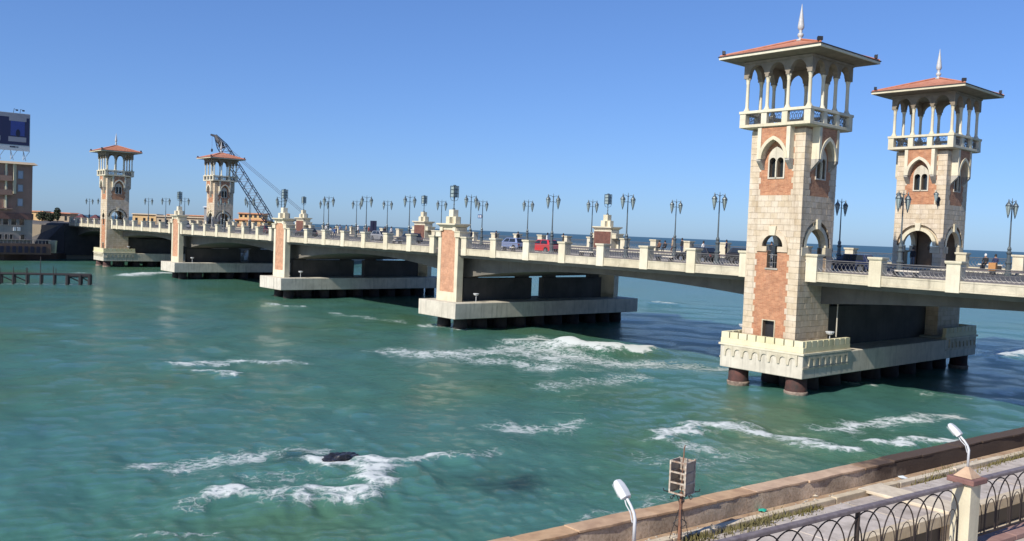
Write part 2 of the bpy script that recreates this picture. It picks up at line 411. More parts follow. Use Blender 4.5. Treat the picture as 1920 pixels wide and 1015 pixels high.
# ------------------------------------------------------------------ water
FOAM = {
 'crest': ([(-28.55, 3.35), (-26.05, 4.23), (-23.51, 5.33), (-21.71, 8.37)], 1.15, 2.2),
 'crest2': ([(-30.5, 2.0), (-28.5, 2.6), (-26.0, 3.0), (-24.0, 4.3)], 1.5, 1.2),
 'lace1': ([(-32.18, -13.65), (-28.73, -10.19), (-29.42, -3.28), (-29.8, 0.52), (-24.22, -0.48), (-19.01, -0.92), (-15.69, 2.41), (-12.63, 5.25)], 3.0, 0.95),
 'lace1b': ([(-25.3, -10.44), (-22.65, -8.43), (-18.74, -7.06)], 2.8, 0.86),
 'lace1c': ([(-33.91, 1.25), (-34.47, 5.5), (-31.83, 6.12)], 2.3, 1.05),
 'lace1d': ([(-12.17, -13.29), (-12.48, -9.01), (-12.41, -3.5)], 2.2, 0.7),
 'lace1e': ([(-27.5, -3.5), (-24.5, -3.5), (-21.5, -2.8)], 3.0, 1.0),
 'a': ([(-33.85, -33.45), (-32.6, -32.68)], 0.8, 1.3),
 'b': ([(-33.0, -31.69), (-33.57, -29.08), (-31.73, -27.2), (-30.82, -25.33)], 1.6, 0.95),
 'b2': ([(-30.11, -32.81), (-27.14, -31.19)], 0.6, 1.2),
 'r1': ([(-4.85, -38.26), (-4.36, -37.07)], 0.9, 0.9),
 'r2': ([(-2.03, -37.48), (-0.94, -36.1), (0.78, -36.45), (2.0, -37.4)], 1.1, 1.5),
 'r2b': ([(1.6, -37.0), (2.68, -38.05), (3.1, -39.84), (1.96, -41.17)], 1.05, 1.4),
 'r2c': ([(1.96, -41.17), (0.35, -42.98), (0.11, -44.88)], 1.05, 1.15),
 'r3': ([(-0.87, -35.26), (-0.68, -33.85), (-0.01, -32.41)], 0.85, 1.15),
 'r3b': ([(-0.01, -32.41), (0.4, -30.2), (0.7, -28.8)], 0.6, 0.7),
 'r4': ([(-6.09, -44.25), (-5.06, -41.92), (-5.66, -39.55)], 1.3, 0.9),
 'r5': ([(-3.0, -43.5), (-2.0, -41.0), (0.0, -39.4)], 1.2, 0.52),
 'd': ([(3.39, -19.39), (2.02, -15.74), (4.02, -13.19), (7.21, -13.1), (9.93, -12.67)], 1.1, 1.25),
 'd2': ([(5.15, -19.97), (6.31, -19.41)], 0.95, 1.0),
 'd3': ([(7.04, -8.11), (7.46, -3.59), (8.28, -0.92), (9.42, 3.67)], 1.2, 1.0),
 'w': ([(11.08, -9.17), (11.5, -7.77), (12.67, -4.86)], 0.8, 1.35),
 'w2': ([(12.67, -4.86), (14.5, -1.0), (15.5, 3.0)], 0.7, 0.9),
 'rw': ([(-2.48, 43.55), (-2.27, 49.77), (-1.0, 56.0)], 1.6, 1.5),
 'e': ([(-4.46, -25.31), (-2.49, -24.15), (-2.23, -20.96)], 1.3, 0.85),
 'f': ([(-137.46, -4.77), (-143.67, 1.2), (-145.28, 5.08)], 2.8, 1.4),
 'f3': ([(-150.0, -9.0), (-143.0, -12.0)], 3.0, 0.6),
 'f2': ([(-77.72, -4.75), (-73.93, -2.71)], 1.0, 1.1),
 'g': ([(-64.9, -2.5), (-59.41, -0.37), (-52.68, 0.65)], 1.2, 0.7),
 'h': ([(-64.18, 60.13), (-61.87, 60.9)], 1.6, 1.1),
 'bl': ([(3.17, -47.74), (3.42, -46.71), (4.61, -45.83)], 0.6, 0.66),
 'i': ([(-50.5, 2.0), (-49.53, 1.2), (-47.13, 2.4), (-44.44, 2.9)], 1.0, 1.0),
 'j': ([(10.59, -33.11), (10.72, -31.38), (10.78, -29.11)], 0.8, 0.66),
 'k': ([(5.63, -23.4), (7.51, -22.33), (7.7, -18.02)], 1.5, 0.52),
 'l': ([(-12.36, -13.65), (-11.83, -10.26)], 0.9, 0.5),
 'm': ([(-1.4, 9.9), (-0.2, 11.0)], 0.7, 0.95),
 'n': ([(3.7, 11.52), (6.16, 11.47)], 0.9, 0.6),
 'shore': ([(12.5, -50), (13.5, -40), (14.2, -30), (15.0, -20), (15.8, -8)], 1.2, 0.5),
 'q': ([(-200, -14), (-206, -2), (-216, 9)], 2.5, 0.7),
 'jet': ([(-122, -31), (-119, -22), (-117.5, -16)], 1.6, 0.75),
}
DARKSPOT = [(4.88, -32.43, 1.7, 0.85), (5.4, -33.5, 1.3, 0.45), (-3.2, -38.0, 1.5, 0.7)]
ROCK = (-2.9, -37.0)

def seg_dist(px, py, a, b):
    ax, ay = a; bx, by = b
    dx, dy = bx - ax, by - ay
    t = np.clip(((px - ax) * dx + (py - ay) * dy) / (dx * dx + dy * dy + 1e-9), 0, 1)
    return np.hypot(px - ax - t * dx, py - ay - t * dy)

def make_water():
    c = np.array([CO.x, CO.y])
    yaw = math.atan2(CF.y, CF.x)
    # ring radii: equal steps of depression angle near, growing steps far
    rad = [4.0]
    while rad[-1] < 900:
        d = rad[-1]
        rad.append(d + min(max(0.10, 2.0 * d * d / (1654 * 11.3)), 0.035 * d + 0.1))
    rad += [1100, 1500, 2200, 3500, 6000, 11000, 22000, 40000]
    rad = np.array(rad)
    fine = np.linspace(-R_(47), R_(47), 520)
    coarse = np.linspace(R_(47), 2 * math.pi - R_(47), 60)[1:-1]
    th = np.concatenate([fine, coarse]) + yaw
    nr, nt_ = len(rad), len(th)
    rr, tt = np.meshgrid(rad, th, indexing='ij')
    x = (c[0] + rr * np.cos(tt)).ravel(); y = (c[1] + rr * np.sin(tt)).ravel()
    step_r = np.gradient(rad)
    step_t = np.zeros(nt_); step_t[:520] = R_(94) / 520; step_t[520:] = R_(4.4)
    sp = np.maximum(step_r[:, None] * np.ones(nt_)[None], rad[:, None] * step_t[None]).ravel()
    z = np.zeros_like(x)
    g = np.random.default_rng(3)
    main = math.atan2(-0.9, 0.35)                       # swell runs towards the coast
    for lam in np.geomspace(0.55, 11, 54):
        a = 0.0060 * lam ** 0.60 * g.uniform(0.6, 1.2)
        d = main + g.normal(0, 1.5)
        ph = g.uniform(0, 6.28)
        k = 2 * math.pi / lam
        fade = np.clip((lam / sp - 2.5) / 3, 0, 1)
        w = np.sin(k * (x * math.cos(d) + y * math.sin(d)) + ph + 0.6 * np.sin(0.11 * x + ph) + 0.6 * np.sin(0.13 * y - ph))
        z += a * fade * (w + 0.35 * (1 - np.abs(w)) - 0.17)
    foam = np.zeros_like(x)
    wx = x + 0.45 * np.sin(1.7 * y + 0.6 * x) + 0.25 * np.sin(3.3 * x - 1.1 * y) + 0.15 * np.sin(6.1 * y + 2.0 * x)
    wy = y + 0.45 * np.sin(1.5 * x - 0.5 * y) + 0.25 * np.sin(3.7 * y + 1.3 * x) + 0.15 * np.sin(5.3 * x - 2.0 * y)
    for key, (pts, w, inten) in FOAM.items():
        mnx, mxx = min(p[0] for p in pts) - 4 * w, max(p[0] for p in pts) + 4 * w
        mny, mxy = min(p[1] for p in pts) - 4 * w, max(p[1] for p in pts) + 4 * w
        sel = np.nonzero((x > mnx) & (x < mxx) & (y > mny) & (y < mxy))[0]
        if not len(sel): continue
        dmin = np.full(len(sel), 1e9)
        for a, b in zip(pts[:-1], pts[1:]): dmin = np.minimum(dmin, seg_dist(wx[sel], wy[sel], a, b))
        val = inten * np.exp(-(dmin / w) ** 2)
        foam[sel] = np.maximum(foam[sel], val)
        if inten > 1.05 and key not in ('q',):
            z[sel] += 0.20 * w ** 0.6 * np.exp(-(dmin / (1.6 * w)) ** 2)
    # the breaking wave's rounded back
    cr = FOAM['crest'][0]
    dm = np.full(len(x), 1e9)
    near = np.nonzero((np.abs(x + 25) < 14) & (np.abs(y - 6) < 14))[0]
    for a, b in zip(cr[:-1], cr[1:]): dm[near] = np.minimum(dm[near], seg_dist(x[near], y[near] - 0.9, a, b))
    z += 0.5 * np.exp(-(dm / 1.7) ** 2)
    dark = np.zeros_like(x)
    for dx, dy, rad_, st in DARKSPOT:
        q = ((wx - dx) ** 2 + ((wy - dy) * 1.0) ** 2) / rad_ ** 2
        dark = np.maximum(dark, st * np.exp(-q))
    co = np.stack([x, y, z], 1)
    co = np.vstack([co, [[c[0], c[1], 0]]])
    i, j = np.meshgrid(np.arange(nr - 1), np.arange(nt_), indexing='ij')
    j2 = (j + 1) % nt_
    quads = np.stack([i * nt_ + j, (i + 1) * nt_ + j, (i + 1) * nt_ + j2, i * nt_ + j2], -1).reshape(-1, 4)
    tri_n = nt_
    ctr = nr * nt_
    tris = np.array([[ctr, q, (q + 1) % nt_] for q in range(nt_)])
    me = bpy.data.meshes.new('sea')
    me.vertices.add(len(co)); me.vertices.foreach_set('co', co.ravel())
    loops = np.concatenate([quads.ravel(), tris.ravel()])
    me.loops.add(len(loops)); me.loops.foreach_set('vertex_index', loops)
    starts = np.concatenate([np.arange(len(quads)) * 4, len(quads) * 4 + np.arange(len(tris)) * 3])
    me.polygons.add(len(starts)); me.polygons.foreach_set('loop_start', starts)
    me.polygons.foreach_set('use_smooth', np.ones(len(starts), bool))
    me.update(calc_edges=True)
    for nm, arr in (('foam', foam), ('shoal', dark)):
        at = me.attributes.new(nm, 'FLOAT', 'POINT')
        at.data.foreach_set('value', np.append(arr, 0).astype(np.float32))
    me.materials.append(water_mat())
    o = bpy.data.objects.new('sea', me); COL.objects.link(o)
    tag(o, kind='structure')
    return o

def water_mat():
    m, nt, b = new_mat('sea water')
    L = nt.links
    geo = N(nt, 'ShaderNodeNewGeometry'); pos = geo.outputs['Position']
    nA = N(nt, 'ShaderNodeTexNoise', Scale=0.045, Detail=4.0, Roughness=0.55); L.new(pos, nA.inputs['Vector'])
    nB = N(nt, 'ShaderNodeTexNoise', Scale=0.28, Detail=5.0, Roughness=0.6); L.new(pos, nB.inputs['Vector'])
    rA = ramp(nt, [(0.38, (0.056, 0.154, 0.136)), (0.5, (0.055, 0.152, 0.115)), (0.62, (0.064, 0.142, 0.084))]); L.new(nA.outputs['Fac'], rA.inputs[0])
    rB = ramp(nt, [(0.3, (0.92, 0.93, 0.94)), (0.7, (1.07, 1.07, 1.06))]); L.new(nB.outputs['Fac'], rB.inputs[0])
    col = mixc(nt, 1.0, rA.outputs[0], rB.outputs[0], 'MULTIPLY')
    # deep blue open sea further out
    sx = N(nt, 'ShaderNodeSeparateXYZ'); L.new(pos, sx.inputs[0])
    dr = N(nt, 'ShaderNodeMapRange'); L.new(sx.outputs[1], dr.inputs[0])
    dr.inputs[1].default_value = 60; dr.inputs[2].default_value = 420
    col = mixc(nt, dr.outputs[0], col, (0.022, 0.078, 0.110))
    sh = N(nt, 'ShaderNodeAttribute', attribute_name='shoal')
    col = mixc(nt, sh.outputs['Fac'], col, (0.012, 0.028, 0.034))
    # foam: cellular lace gated by the foam attribute
    fa = N(nt, 'ShaderNodeAttribute', attribute_name='foam')
    bk_ = N(nt, 'ShaderNodeTexNoise', Scale=0.75, Detail=7.0, Roughness=0.68, Distortion=0.8); L.new(pos, bk_.inputs['Vector'])
    bkr = N(nt, 'ShaderNodeMapRange'); L.new(bk_.outputs['Fac'], bkr.inputs[0]); bkr.inputs[1].default_value = 0.32; bkr.inputs[2].default_value = 0.66; bkr.inputs[3].default_value = 0.42; bkr.inputs[4].default_value = 1.35
    fa_ = N(nt, 'ShaderNodeMath', operation='MULTIPLY'); L.new(fa.outputs['Fac'], fa_.inputs[0]); L.new(bkr.outputs[0], fa_.inputs[1])
    wn_ = N(nt, 'ShaderNodeTexNoise', Scale=1.1, Detail=4.0, Roughness=0.6); L.new(pos, wn_.inputs['Vector'])
    wv = N(nt, 'ShaderNodeVectorMath', operation='MULTIPLY_ADD'); L.new(wn_.outputs['Color'], wv.inputs[0])
    wv.inputs[1].default_value = (1.3, 1.3, 0); L.new(pos, wv.inputs[2])
    mp = N(nt, 'ShaderNodeMapping'); mp.inputs['Scale'].default_value = (1, 1, 0); L.new(wv.outputs[0], mp.inputs[0])
    vo = nt.nodes.new('ShaderNodeTexVoronoi'); vo.feature = 'DISTANCE_TO_EDGE'; vo.inputs['Scale'].default_value = 1.9; L.new(mp.outputs[0], vo.inputs['Vector'])
    fn = N(nt, 'ShaderNodeTexNoise', Scale=2.6, Detail=9.0, Roughness=0.8); L.new(pos, fn.inputs['Vector'])
    v1 = N(nt, 'ShaderNodeMath', operation='MULTIPLY'); L.new(vo.outputs['Distance'], v1.inputs[0]); v1.inputs[1].default_value = 1.9
    f1 = N(nt, 'ShaderNodeMath', operation='MULTIPLY_ADD'); L.new(fn.outputs['Fac'], f1.inputs[0]); f1.inputs[1].default_value = 1.25; f1.inputs[2].default_value = -0.38
    s1 = N(nt, 'ShaderNodeMath', operation='ADD'); L.new(v1.outputs[0], s1.inputs[0]); L.new(f1.outputs[0], s1.inputs[1])
    s2 = N(nt, 'ShaderNodeMath', operation='SUBTRACT'); L.new(fa_.outputs[0], s2.inputs[0]); L.new(s1.outputs[0], s2.inputs[1])
    fm = N(nt, 'ShaderNodeMapRange'); L.new(s2.outputs[0], fm.inputs[0])
    fm.inputs[1].default_value = 0.0; fm.inputs[2].default_value = 0.72
    # thin translucent veil of spent foam
    vn = N(nt, 'ShaderNodeTexNoise', Scale=1.3, Detail=10.0, Roughness=0.72, Distortion=0.5); L.new(pos, vn.inputs['Vector'])
    vs_ = N(nt, 'ShaderNodeMath', operation='MULTIPLY_ADD'); L.new(vn.outputs['Fac'], vs_.inputs[0]); vs_.inputs[1].default_value = -1.7; vs_.inputs[2].default_value = 0.26
    vsum = N(nt, 'ShaderNodeMath', operation='ADD'); L.new(vs_.outputs[0], vsum.inputs[0]); L.new(fa_.outputs[0], vsum.inputs[1])
    vm = N(nt, 'ShaderNodeMapRange'); L.new(vsum.outputs[0], vm.inputs[0]); vm.inputs[1].default_value = 0.0; vm.inputs[2].default_value = 0.75; vm.inputs[4].default_value = 0.58
    fm2 = N(nt, 'ShaderNodeMath', operation='MAXIMUM'); L.new(fm.outputs[0], fm2.inputs[0]); L.new(vm.outputs[0], fm2.inputs[1])
    # scattered whitecap flecks
    fk = N(nt, 'ShaderNodeTexNoise', Scale=0.55, Detail=9.0, Roughness=0.74); L.new(pos, fk.inputs['Vector'])
    fkr = N(nt, 'ShaderNodeMapRange'); L.new(fk.outputs['Fac'], fkr.inputs[0]); fkr.inputs[1].default_value = 0.715; fkr.inputs[2].default_value = 0.77
    fkr.inputs[4].default_value = 0.6
    fmx = N(nt, 'ShaderNodeMath', operation='MAXIMUM'); L.new(fm2.outputs[0], fmx.inputs[0]); L.new(fkr.outputs[0], fmx.inputs[1])
    # aerated water round the foam is paler
    hz = N(nt, 'ShaderNodeMapRange'); L.new(fa.outputs['Fac'], hz.inputs[0]); hz.inputs[1].default_value = 0.1; hz.inputs[2].default_value = 1.2; hz.inputs[4].default_value = 0.4
    col = mixc(nt, hz.outputs[0], col, (0.10, 0.24, 0.20))
    col = mixc(nt, fmx.outputs[0], col, (0.57, 0.60, 0.58))
    nt.nodes.remove(b)
    out = [n for n in nt.nodes if n.type == 'OUTPUT_MATERIAL'][0]
    dif = nt.nodes.new('ShaderNodeBsdfDiffuse'); L.new(col, dif.inputs['Color'])
    glo = nt.nodes.new('ShaderNodeBsdfGlossy'); fre = nt.nodes.new('ShaderNodeFresnel'); fre.inputs['IOR'].default_value = 1.333
    mxs = nt.nodes.new('ShaderNodeMixShader'); L.new(dif.outputs[0], mxs.inputs[1]); L.new(glo.outputs[0], mxs.inputs[2]); L.new(mxs.outputs[0], out.inputs[0])
    rg = N(nt, 'ShaderNodeMapRange'); L.new(fmx.outputs[0], rg.inputs[0]); rg.inputs[3].default_value = 0.07; rg.inputs[4].default_value = 0.7
    # open sea: unresolved chop acts as roughness
    rsea = N(nt, 'ShaderNodeMath', operation='MULTIPLY_ADD'); L.new(dr.outputs[0], rsea.inputs[0]); rsea.inputs[1].default_value = 0.22; L.new(rg.outputs[0], rsea.inputs[2])
    L.new(rsea.outputs[0], glo.inputs['Roughness'])
    spc = N(nt, 'ShaderNodeMapRange'); L.new(dr.outputs[0], spc.inputs[0]); spc.inputs[3].default_value = 1.0; spc.inputs[4].default_value = 0.30
    inv = N(nt, 'ShaderNodeMapRange'); L.new(fmx.outputs[0], inv.inputs[0]); inv.inputs[3].default_value = 1.0; inv.inputs[4].default_value = 0.15
    f2 = N(nt, 'ShaderNodeMath', operation='MULTIPLY'); L.new(fre.outputs[0], f2.inputs[0]); L.new(spc.outputs[0], f2.inputs[1])
    f3 = N(nt, 'ShaderNodeMath', operation='MULTIPLY'); L.new(f2.outputs[0], f3.inputs[0]); L.new(inv.outputs[0], f3.inputs[1])
    L.new(f3.outputs[0], mxs.inputs[0])
    # ripples
    mpr = N(nt, 'ShaderNodeMapping'); mpr.inputs['Rotation'].default_value = (0, 0, 0.37); mpr.inputs['Scale'].default_value = (1.1, 1.0, 1); L.new(pos, mpr.inputs[0])
    r1 = N(nt, 'ShaderNodeTexNoise', Scale=2.1, Detail=7.0, Roughness=0.72, Distortion=0.2); L.new(mpr.outputs[0], r1.inputs['Vector'])
    r2 = N(nt, 'ShaderNodeTexNoise', Scale=6.5, Detail=6.0, Roughness=0.7); L.new(mpr.outputs[0], r2.inputs['Vector'])
    b1 = N(nt, 'ShaderNodeBump', Strength=1.0, Distance=0.10); L.new(r1.outputs['Fac'], b1.inputs['Height'])
    b2 = N(nt, 'ShaderNodeBump', Strength=1.0, Distance=0.04); L.new(r2.outputs['Fac'], b2.inputs['Height']); L.new(b1.outputs[0], b2.inputs['Normal'])
    b3 = N(nt, 'ShaderNodeBump', Strength=0.6, Distance=0.08); L.new(fmx.outputs[0], b3.inputs['Height']); L.new(b2.outputs[0], b3.inputs['Normal'])
    L.new(b3.outputs[0], glo.inputs['Normal']); L.new(b3.outputs[0], fre.inputs['Normal'])
    bd = N(nt, 'ShaderNodeBump', Strength=0.35, Distance=0.10); L.new(r1.outputs['Fac'], bd.inputs['Height'])
    bd2 = N(nt, 'ShaderNodeBump', Strength=0.6, Distance=0.08); L.new(fmx.outputs[0], bd2.inputs['Height']); L.new(bd.outputs[0], bd2.inputs['Normal'])
    L.new(bd2.outputs[0], dif.inputs['Normal'])
    return m

make_water()
bed = MB().box(-600, 500, -400, 500, -6.2, -6).build('seabed', M['soil']); tag(bed, kind='structure')

# ------------------------------------------------------------------ bridge: shared levels
VC, VS = 1.9, 28.73                     # faces of the two parapets
def fall(v): return 0.5 * (v - VC) / (VS - VC)
TX, P3, P2, P1, TF = -3.625, -46.43, -88.87, -132.0, -173.4
SUP = [(38.0, 'pier'), (TX, 'tower'), (P3, 'pier'), (P2, 'pier'), (P1, 'pier'), (TF, 'tower'), (-207.0, 'end')]

bridge = thing('road_bridge', 'long flat concrete road bridge on piers crossing the sea bay, with cream parapets', 'bridge', (0, 15, 9))
BO = Vector((0, 15, 9))
def bb(mb, name, mat, bevel=0, **k): return mb.build(name, mat, bridge, loc=-BO, bevel=bevel, **k)

# haunched girder lofted along the bridge
def soffit(x):
    for (a, ka), (b_, kb) in zip(SUP[:-1], SUP[1:]):
        if b_ <= x <= a:
            mid = (a + b_) / 2; half = (a - b_) / 2
            t = (x - mid) / half
            drop = 1.05 if (ka if t > 0 else kb) == 'tower' else 1.75
            return 7.6 - drop * abs(t) ** 2.0
    return 6.5
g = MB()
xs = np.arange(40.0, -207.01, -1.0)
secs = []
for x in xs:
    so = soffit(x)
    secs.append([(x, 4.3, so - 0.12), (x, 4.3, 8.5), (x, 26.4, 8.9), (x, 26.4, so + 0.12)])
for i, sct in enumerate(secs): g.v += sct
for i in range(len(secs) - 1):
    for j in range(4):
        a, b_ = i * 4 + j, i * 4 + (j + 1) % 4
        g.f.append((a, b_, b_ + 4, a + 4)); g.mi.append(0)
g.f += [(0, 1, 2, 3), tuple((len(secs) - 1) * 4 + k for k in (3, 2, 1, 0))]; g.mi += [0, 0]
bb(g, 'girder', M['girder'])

def slab(x0, x1, v0, v1, zt, th, mat, name):
    m = MB()
    m.add([(x0, v0, zt + fall(v0) - th), (x1, v0, zt + fall(v0) - th), (x1, v1, zt + fall(v1) - th), (x0, v1, zt + fall(v1) - th),
           (x0, v0, zt + fall(v0)), (x1, v0, zt + fall(v0)), (x1, v1, zt + fall(v1)), (x0, v1, zt + fall(v1))],
          [(3, 2, 1, 0), (4, 5, 6, 7), (0, 1, 5, 4), (1, 2, 6, 5), (2, 3, 7, 6), (3, 0, 4, 7)])
    return bb(m, name, mat)
slab(-207, 40, 2.15, 28.5, 8.92, 0.42, M['asphalt'], 'roadway')
slab(-207, 40, 2.16, 7.4, 9.08, 0.14, M['paving'], 'walkway')
slab(-207, 40, 23.2, 28.46, 9.08, 0.14, M['paving'], 'walkway')
slab(-207, 40, 7.41, 7.65, 9.10, 0.15, M['concrete_pale'], 'kerb')
slab(-207, 40, 22.95, 23.19, 9.10, 0.15, M['concrete_pale'], 'kerb')
dash = MB()
for v in (11.3, 15.2, 19.1):
    for x in np.arange(-205, 38, 6.0):
        z0 = 8.924 + fall(v)
        dash.add([(x, v, z0), (x + 2.4, v, z0), (x + 2.4, v + 0.14, z0 + 0.0026), (x, v + 0.14, z0 + 0.0026)], [(0, 1, 2, 3)])
dash.build_each('lane_marking', M['whiteline'], bridge, loc=-BO)

# parapet posts, fascia panels and railing panels
POSTS = [14.85, 9.5, 4.15, -0.8] + [-6.7, -12.0, -17.2, -22.55, -27.7, -33.0, -38.3, -43.4] + \
        [-49.5, -54.3, -59.5, -64.8, -70.1, -75.3, -80.5, -85.84] + [-91.9, -96.6, -101.9, -107.3, -112.6, -117.9, -123.3, -128.95] + \
        [-135.05, -140.3, -145.6, -150.7, -156.2, -161.7, -166.9, -170.4] + [-176.5, -183.6, -188.8, -194.0, -199.3, -204.5]
POSTS = [36.0, 30.8, 25.5, 20.2] + POSTS
pm = MB()
pm.box(-0.45, 0.45, 0, 0.85, -0.03, 1.86)
post_mesh = pm.mesh('parapet_post', M['cream'])
cm = MB(); cm.frustum(-0.50, 0.50, -0.06, 0.91, 1.86, -0.55, 0.55, -0.10, 0.95, 1.95); cm.box(-0.55, 0.55, -0.10, 0.95, 1.953, 2.06)
cap_mesh = cm.mesh('post_cap', M['cream'])
def rail_mesh(L, flip=False):
    """bars and interlaced arches of one railing bay of length L, centred"""
    m = MB()
    for z, r in ((0.88, 0.035), (0.08, 0.022), (0.75, 0.016)):
        m.tube([(-L / 2, 0, z), (L / 2, 0, z)], r, 4)
    n = max(4, round(L / 0.30)); st = L / n
    for i in range(n + 1):
        cx = -L / 2 + i * st
        for s_ in (1, -1):
            pts = []
            for k in range(7):
                a = k / 6
                pts.append((cx + s_ * 0.30 * math.sin(a * math.pi * 0.95) - 0 * s_, 0.0, 0.08 + 0.67 * a))
            pts = [(min(max(p[0], -L / 2), L / 2), p[1] + 0.012 * s_, p[2]) for p in pts]
            m.tube(pts, 0.014, 3, cap=False)
    return m.mesh('railing_panel', M['rail'])
_rails = {}
def get_rail(L):
    k = round(L * 5) / 5
    if k not in _rails: _rails[k] = rail_mesh(k)
    return _rails[k], L / k
def parapet(v, inward, seaward):
    """v: outer face line; inward +1 (coast) or -1 (sea side)"""
    dz = fall(v)
    for i, x in enumerate(POSTS):
        p = inst(post_mesh, 'parapet_post', bridge, Vector((x, v - 0.1 * inward, 8.45 + dz)) - BO, 0 if inward > 0 else math.pi)
        inst(cap_mesh, 'post_cap', p)
        if i + 1 == len(POSTS): break
        x2 = POSTS[i + 1]
        if x - x2 > 5.9 and any(abs((x + x2) / 2 - q) < 1.2 for q in (P3, P2, P1)): continue     # pier pillar stands here
        if any(abs((x + x2) / 2 - q) < 1.2 for q in (TX, TF)): continue                            # tower stands here
        L = x - x2 - 0.90; cx = (x + x2) / 2
        f = MB()
        y0, y1 = (0.0, 0.22) if inward > 0 else (-0.22, 0.0)
        o0, o1 = (-0.06, 0.22) if inward > 0 else (-0.22, 0.06)
        f.box(-L / 2 + 0.012, L / 2 - 0.012, y0, y1, 0.13, 0.62)
        f.box(-L / 2 + 0.012, L / 2 - 0.012, o0, o1, 0.0, 0.125)
        f.box(-L / 2 + 0.012, L / 2 - 0.012, o0 * 0.5, o1, 0.625, 0.73)
        fo = f.build('fascia_panel', M['cream_dirty'], bridge, Vector((cx, v, 8.47 + dz)) - BO)
        me, sc = get_rail(L)
        inst(me, 'railing_panel', bridge, Vector((cx, v + 0.12 * inward, 9.2 + dz)) - BO, 0, (sc, 1, 1))
parapet(VC, 1, False)
parapet(VS, -1, True)
# cantilever slab edges under the fascia
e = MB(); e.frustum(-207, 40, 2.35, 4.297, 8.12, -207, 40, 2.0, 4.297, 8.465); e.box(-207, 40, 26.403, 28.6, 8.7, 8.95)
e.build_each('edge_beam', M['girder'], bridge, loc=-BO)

# ------------------------------------------------------------------ piers
def wobble_slab(x0, x1, y0, y1, z0, z1, mat, name, parent, loc):
    return MB().box(x0, x1, y0, y1, z0, z1).build(name, mat, parent, loc, bevel=0.05)

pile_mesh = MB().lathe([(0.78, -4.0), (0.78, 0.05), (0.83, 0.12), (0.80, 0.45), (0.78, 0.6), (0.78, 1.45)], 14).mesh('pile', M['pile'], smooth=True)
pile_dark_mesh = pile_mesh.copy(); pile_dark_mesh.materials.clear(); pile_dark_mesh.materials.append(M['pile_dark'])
pile_ring_mesh = MB().lathe([(0.84, -0.4), (0.87, 0.05), (0.90, 0.16), (0.86, 0.24), (0.79, 0.25)], 14).mesh('barnacle_ring', M['barnacle'], smooth=True)
NAMES = {P3: 'first', P2: 'second', P1: 'third'}

brick_pillar_parts = None
def pillar(parent, loc, rz):
    """one pier pillar, front face at local y=0 facing -Y, z in world metres"""
    b_ = MB()
    # cream frame round a brick inset
    b_.plate([(-1.9, 3.0), (1.9, 3.0), (1.9, 10.3), (1.58, 10.3), (1.58, 11.5), (-1.58, 11.5), (-1.58, 10.3), (-1.9, 10.3)], [[(-1.32, 4.15), (1.32, 4.15), (1.32, 11.2), (-1.32, 11.2)]], 0, -0.35, XZ)
    b_.box(-1.9, 1.9, 0.352, 0.85, 3.0, 8.3)
    b_.box(-1.58, 1.58, 0.352, 1.45, 8.302, 11.5)
    o = b_.build('pillar', M['cream'], parent, loc, bevel=0.02); o.rotation_euler = (0, 0, rz)
    MB().box(-1.319, 1.319, 0.06, 0.30, 4.151, 11.199).build('brick_panel', M['brick_pier'], o)
    MB().box(-1.5, 1.5, 1.452, 1.50, 9.1, 11.3).build('brick_panel', M['brick_dark'], o)
    w = MB()
    for s_ in (-1, 1):
        a, c = sorted((s_ * 1.30, s_ * 2.30)); w.box(a, c, -0.14, -0.003, 10.40, 10.95)
        a, c = sorted((s_ * 1.585, s_ * 2.30)); w.box(a, c, 0.0, 1.35, 10.40, 10.95)
        a, c = sorted((s_ * 1.30, s_ * 2.40)); w.box(a, c, -0.20, 1.42 if False else -0.003, 10.953, 11.08)
        a, c = sorted((s_ * 1.585, s_ * 2.40)); w.box(a, c, 0.0, 1.40, 10.953, 11.08)
        a, c = sorted((s_ * 0.95, s_ * 1.50)); w.box(a, c, -0.16, -0.003, 11.083, 11.5)
    w.build_each('shoulder_block', M['cream'], o, bevel=0.015)
    c = MB(); c.frustum(-1.45, 1.45, -0.12, 1.5, 11.502, -1.72, 1.72, -0.40, 1.72, 11.78); c.box(-1.80, 1.80, -0.48, 1.80, 11.783, 11.95)
    c.build_each('cornice', M['cream'], o, bevel=0.02)
    k = MB()
    k.box(-0.40, 0.40, 0.28, 1.02, 11.953, 13.52)
    k.box(-0.86, -0.403, 0.32, 0.98, 11.953, 12.75); k.box(0.403, 0.86, 0.32, 0.98, 11.953, 12.75)
    k.box(-0.34, 0.34, -0.18, 0.277, 11.953, 12.70); k.box(-0.34, 0.34, 1.023, 1.46, 11.953, 12.70)
    k.build_each('stepped_crown', M['cream'], o, bevel=0.02)
    return o

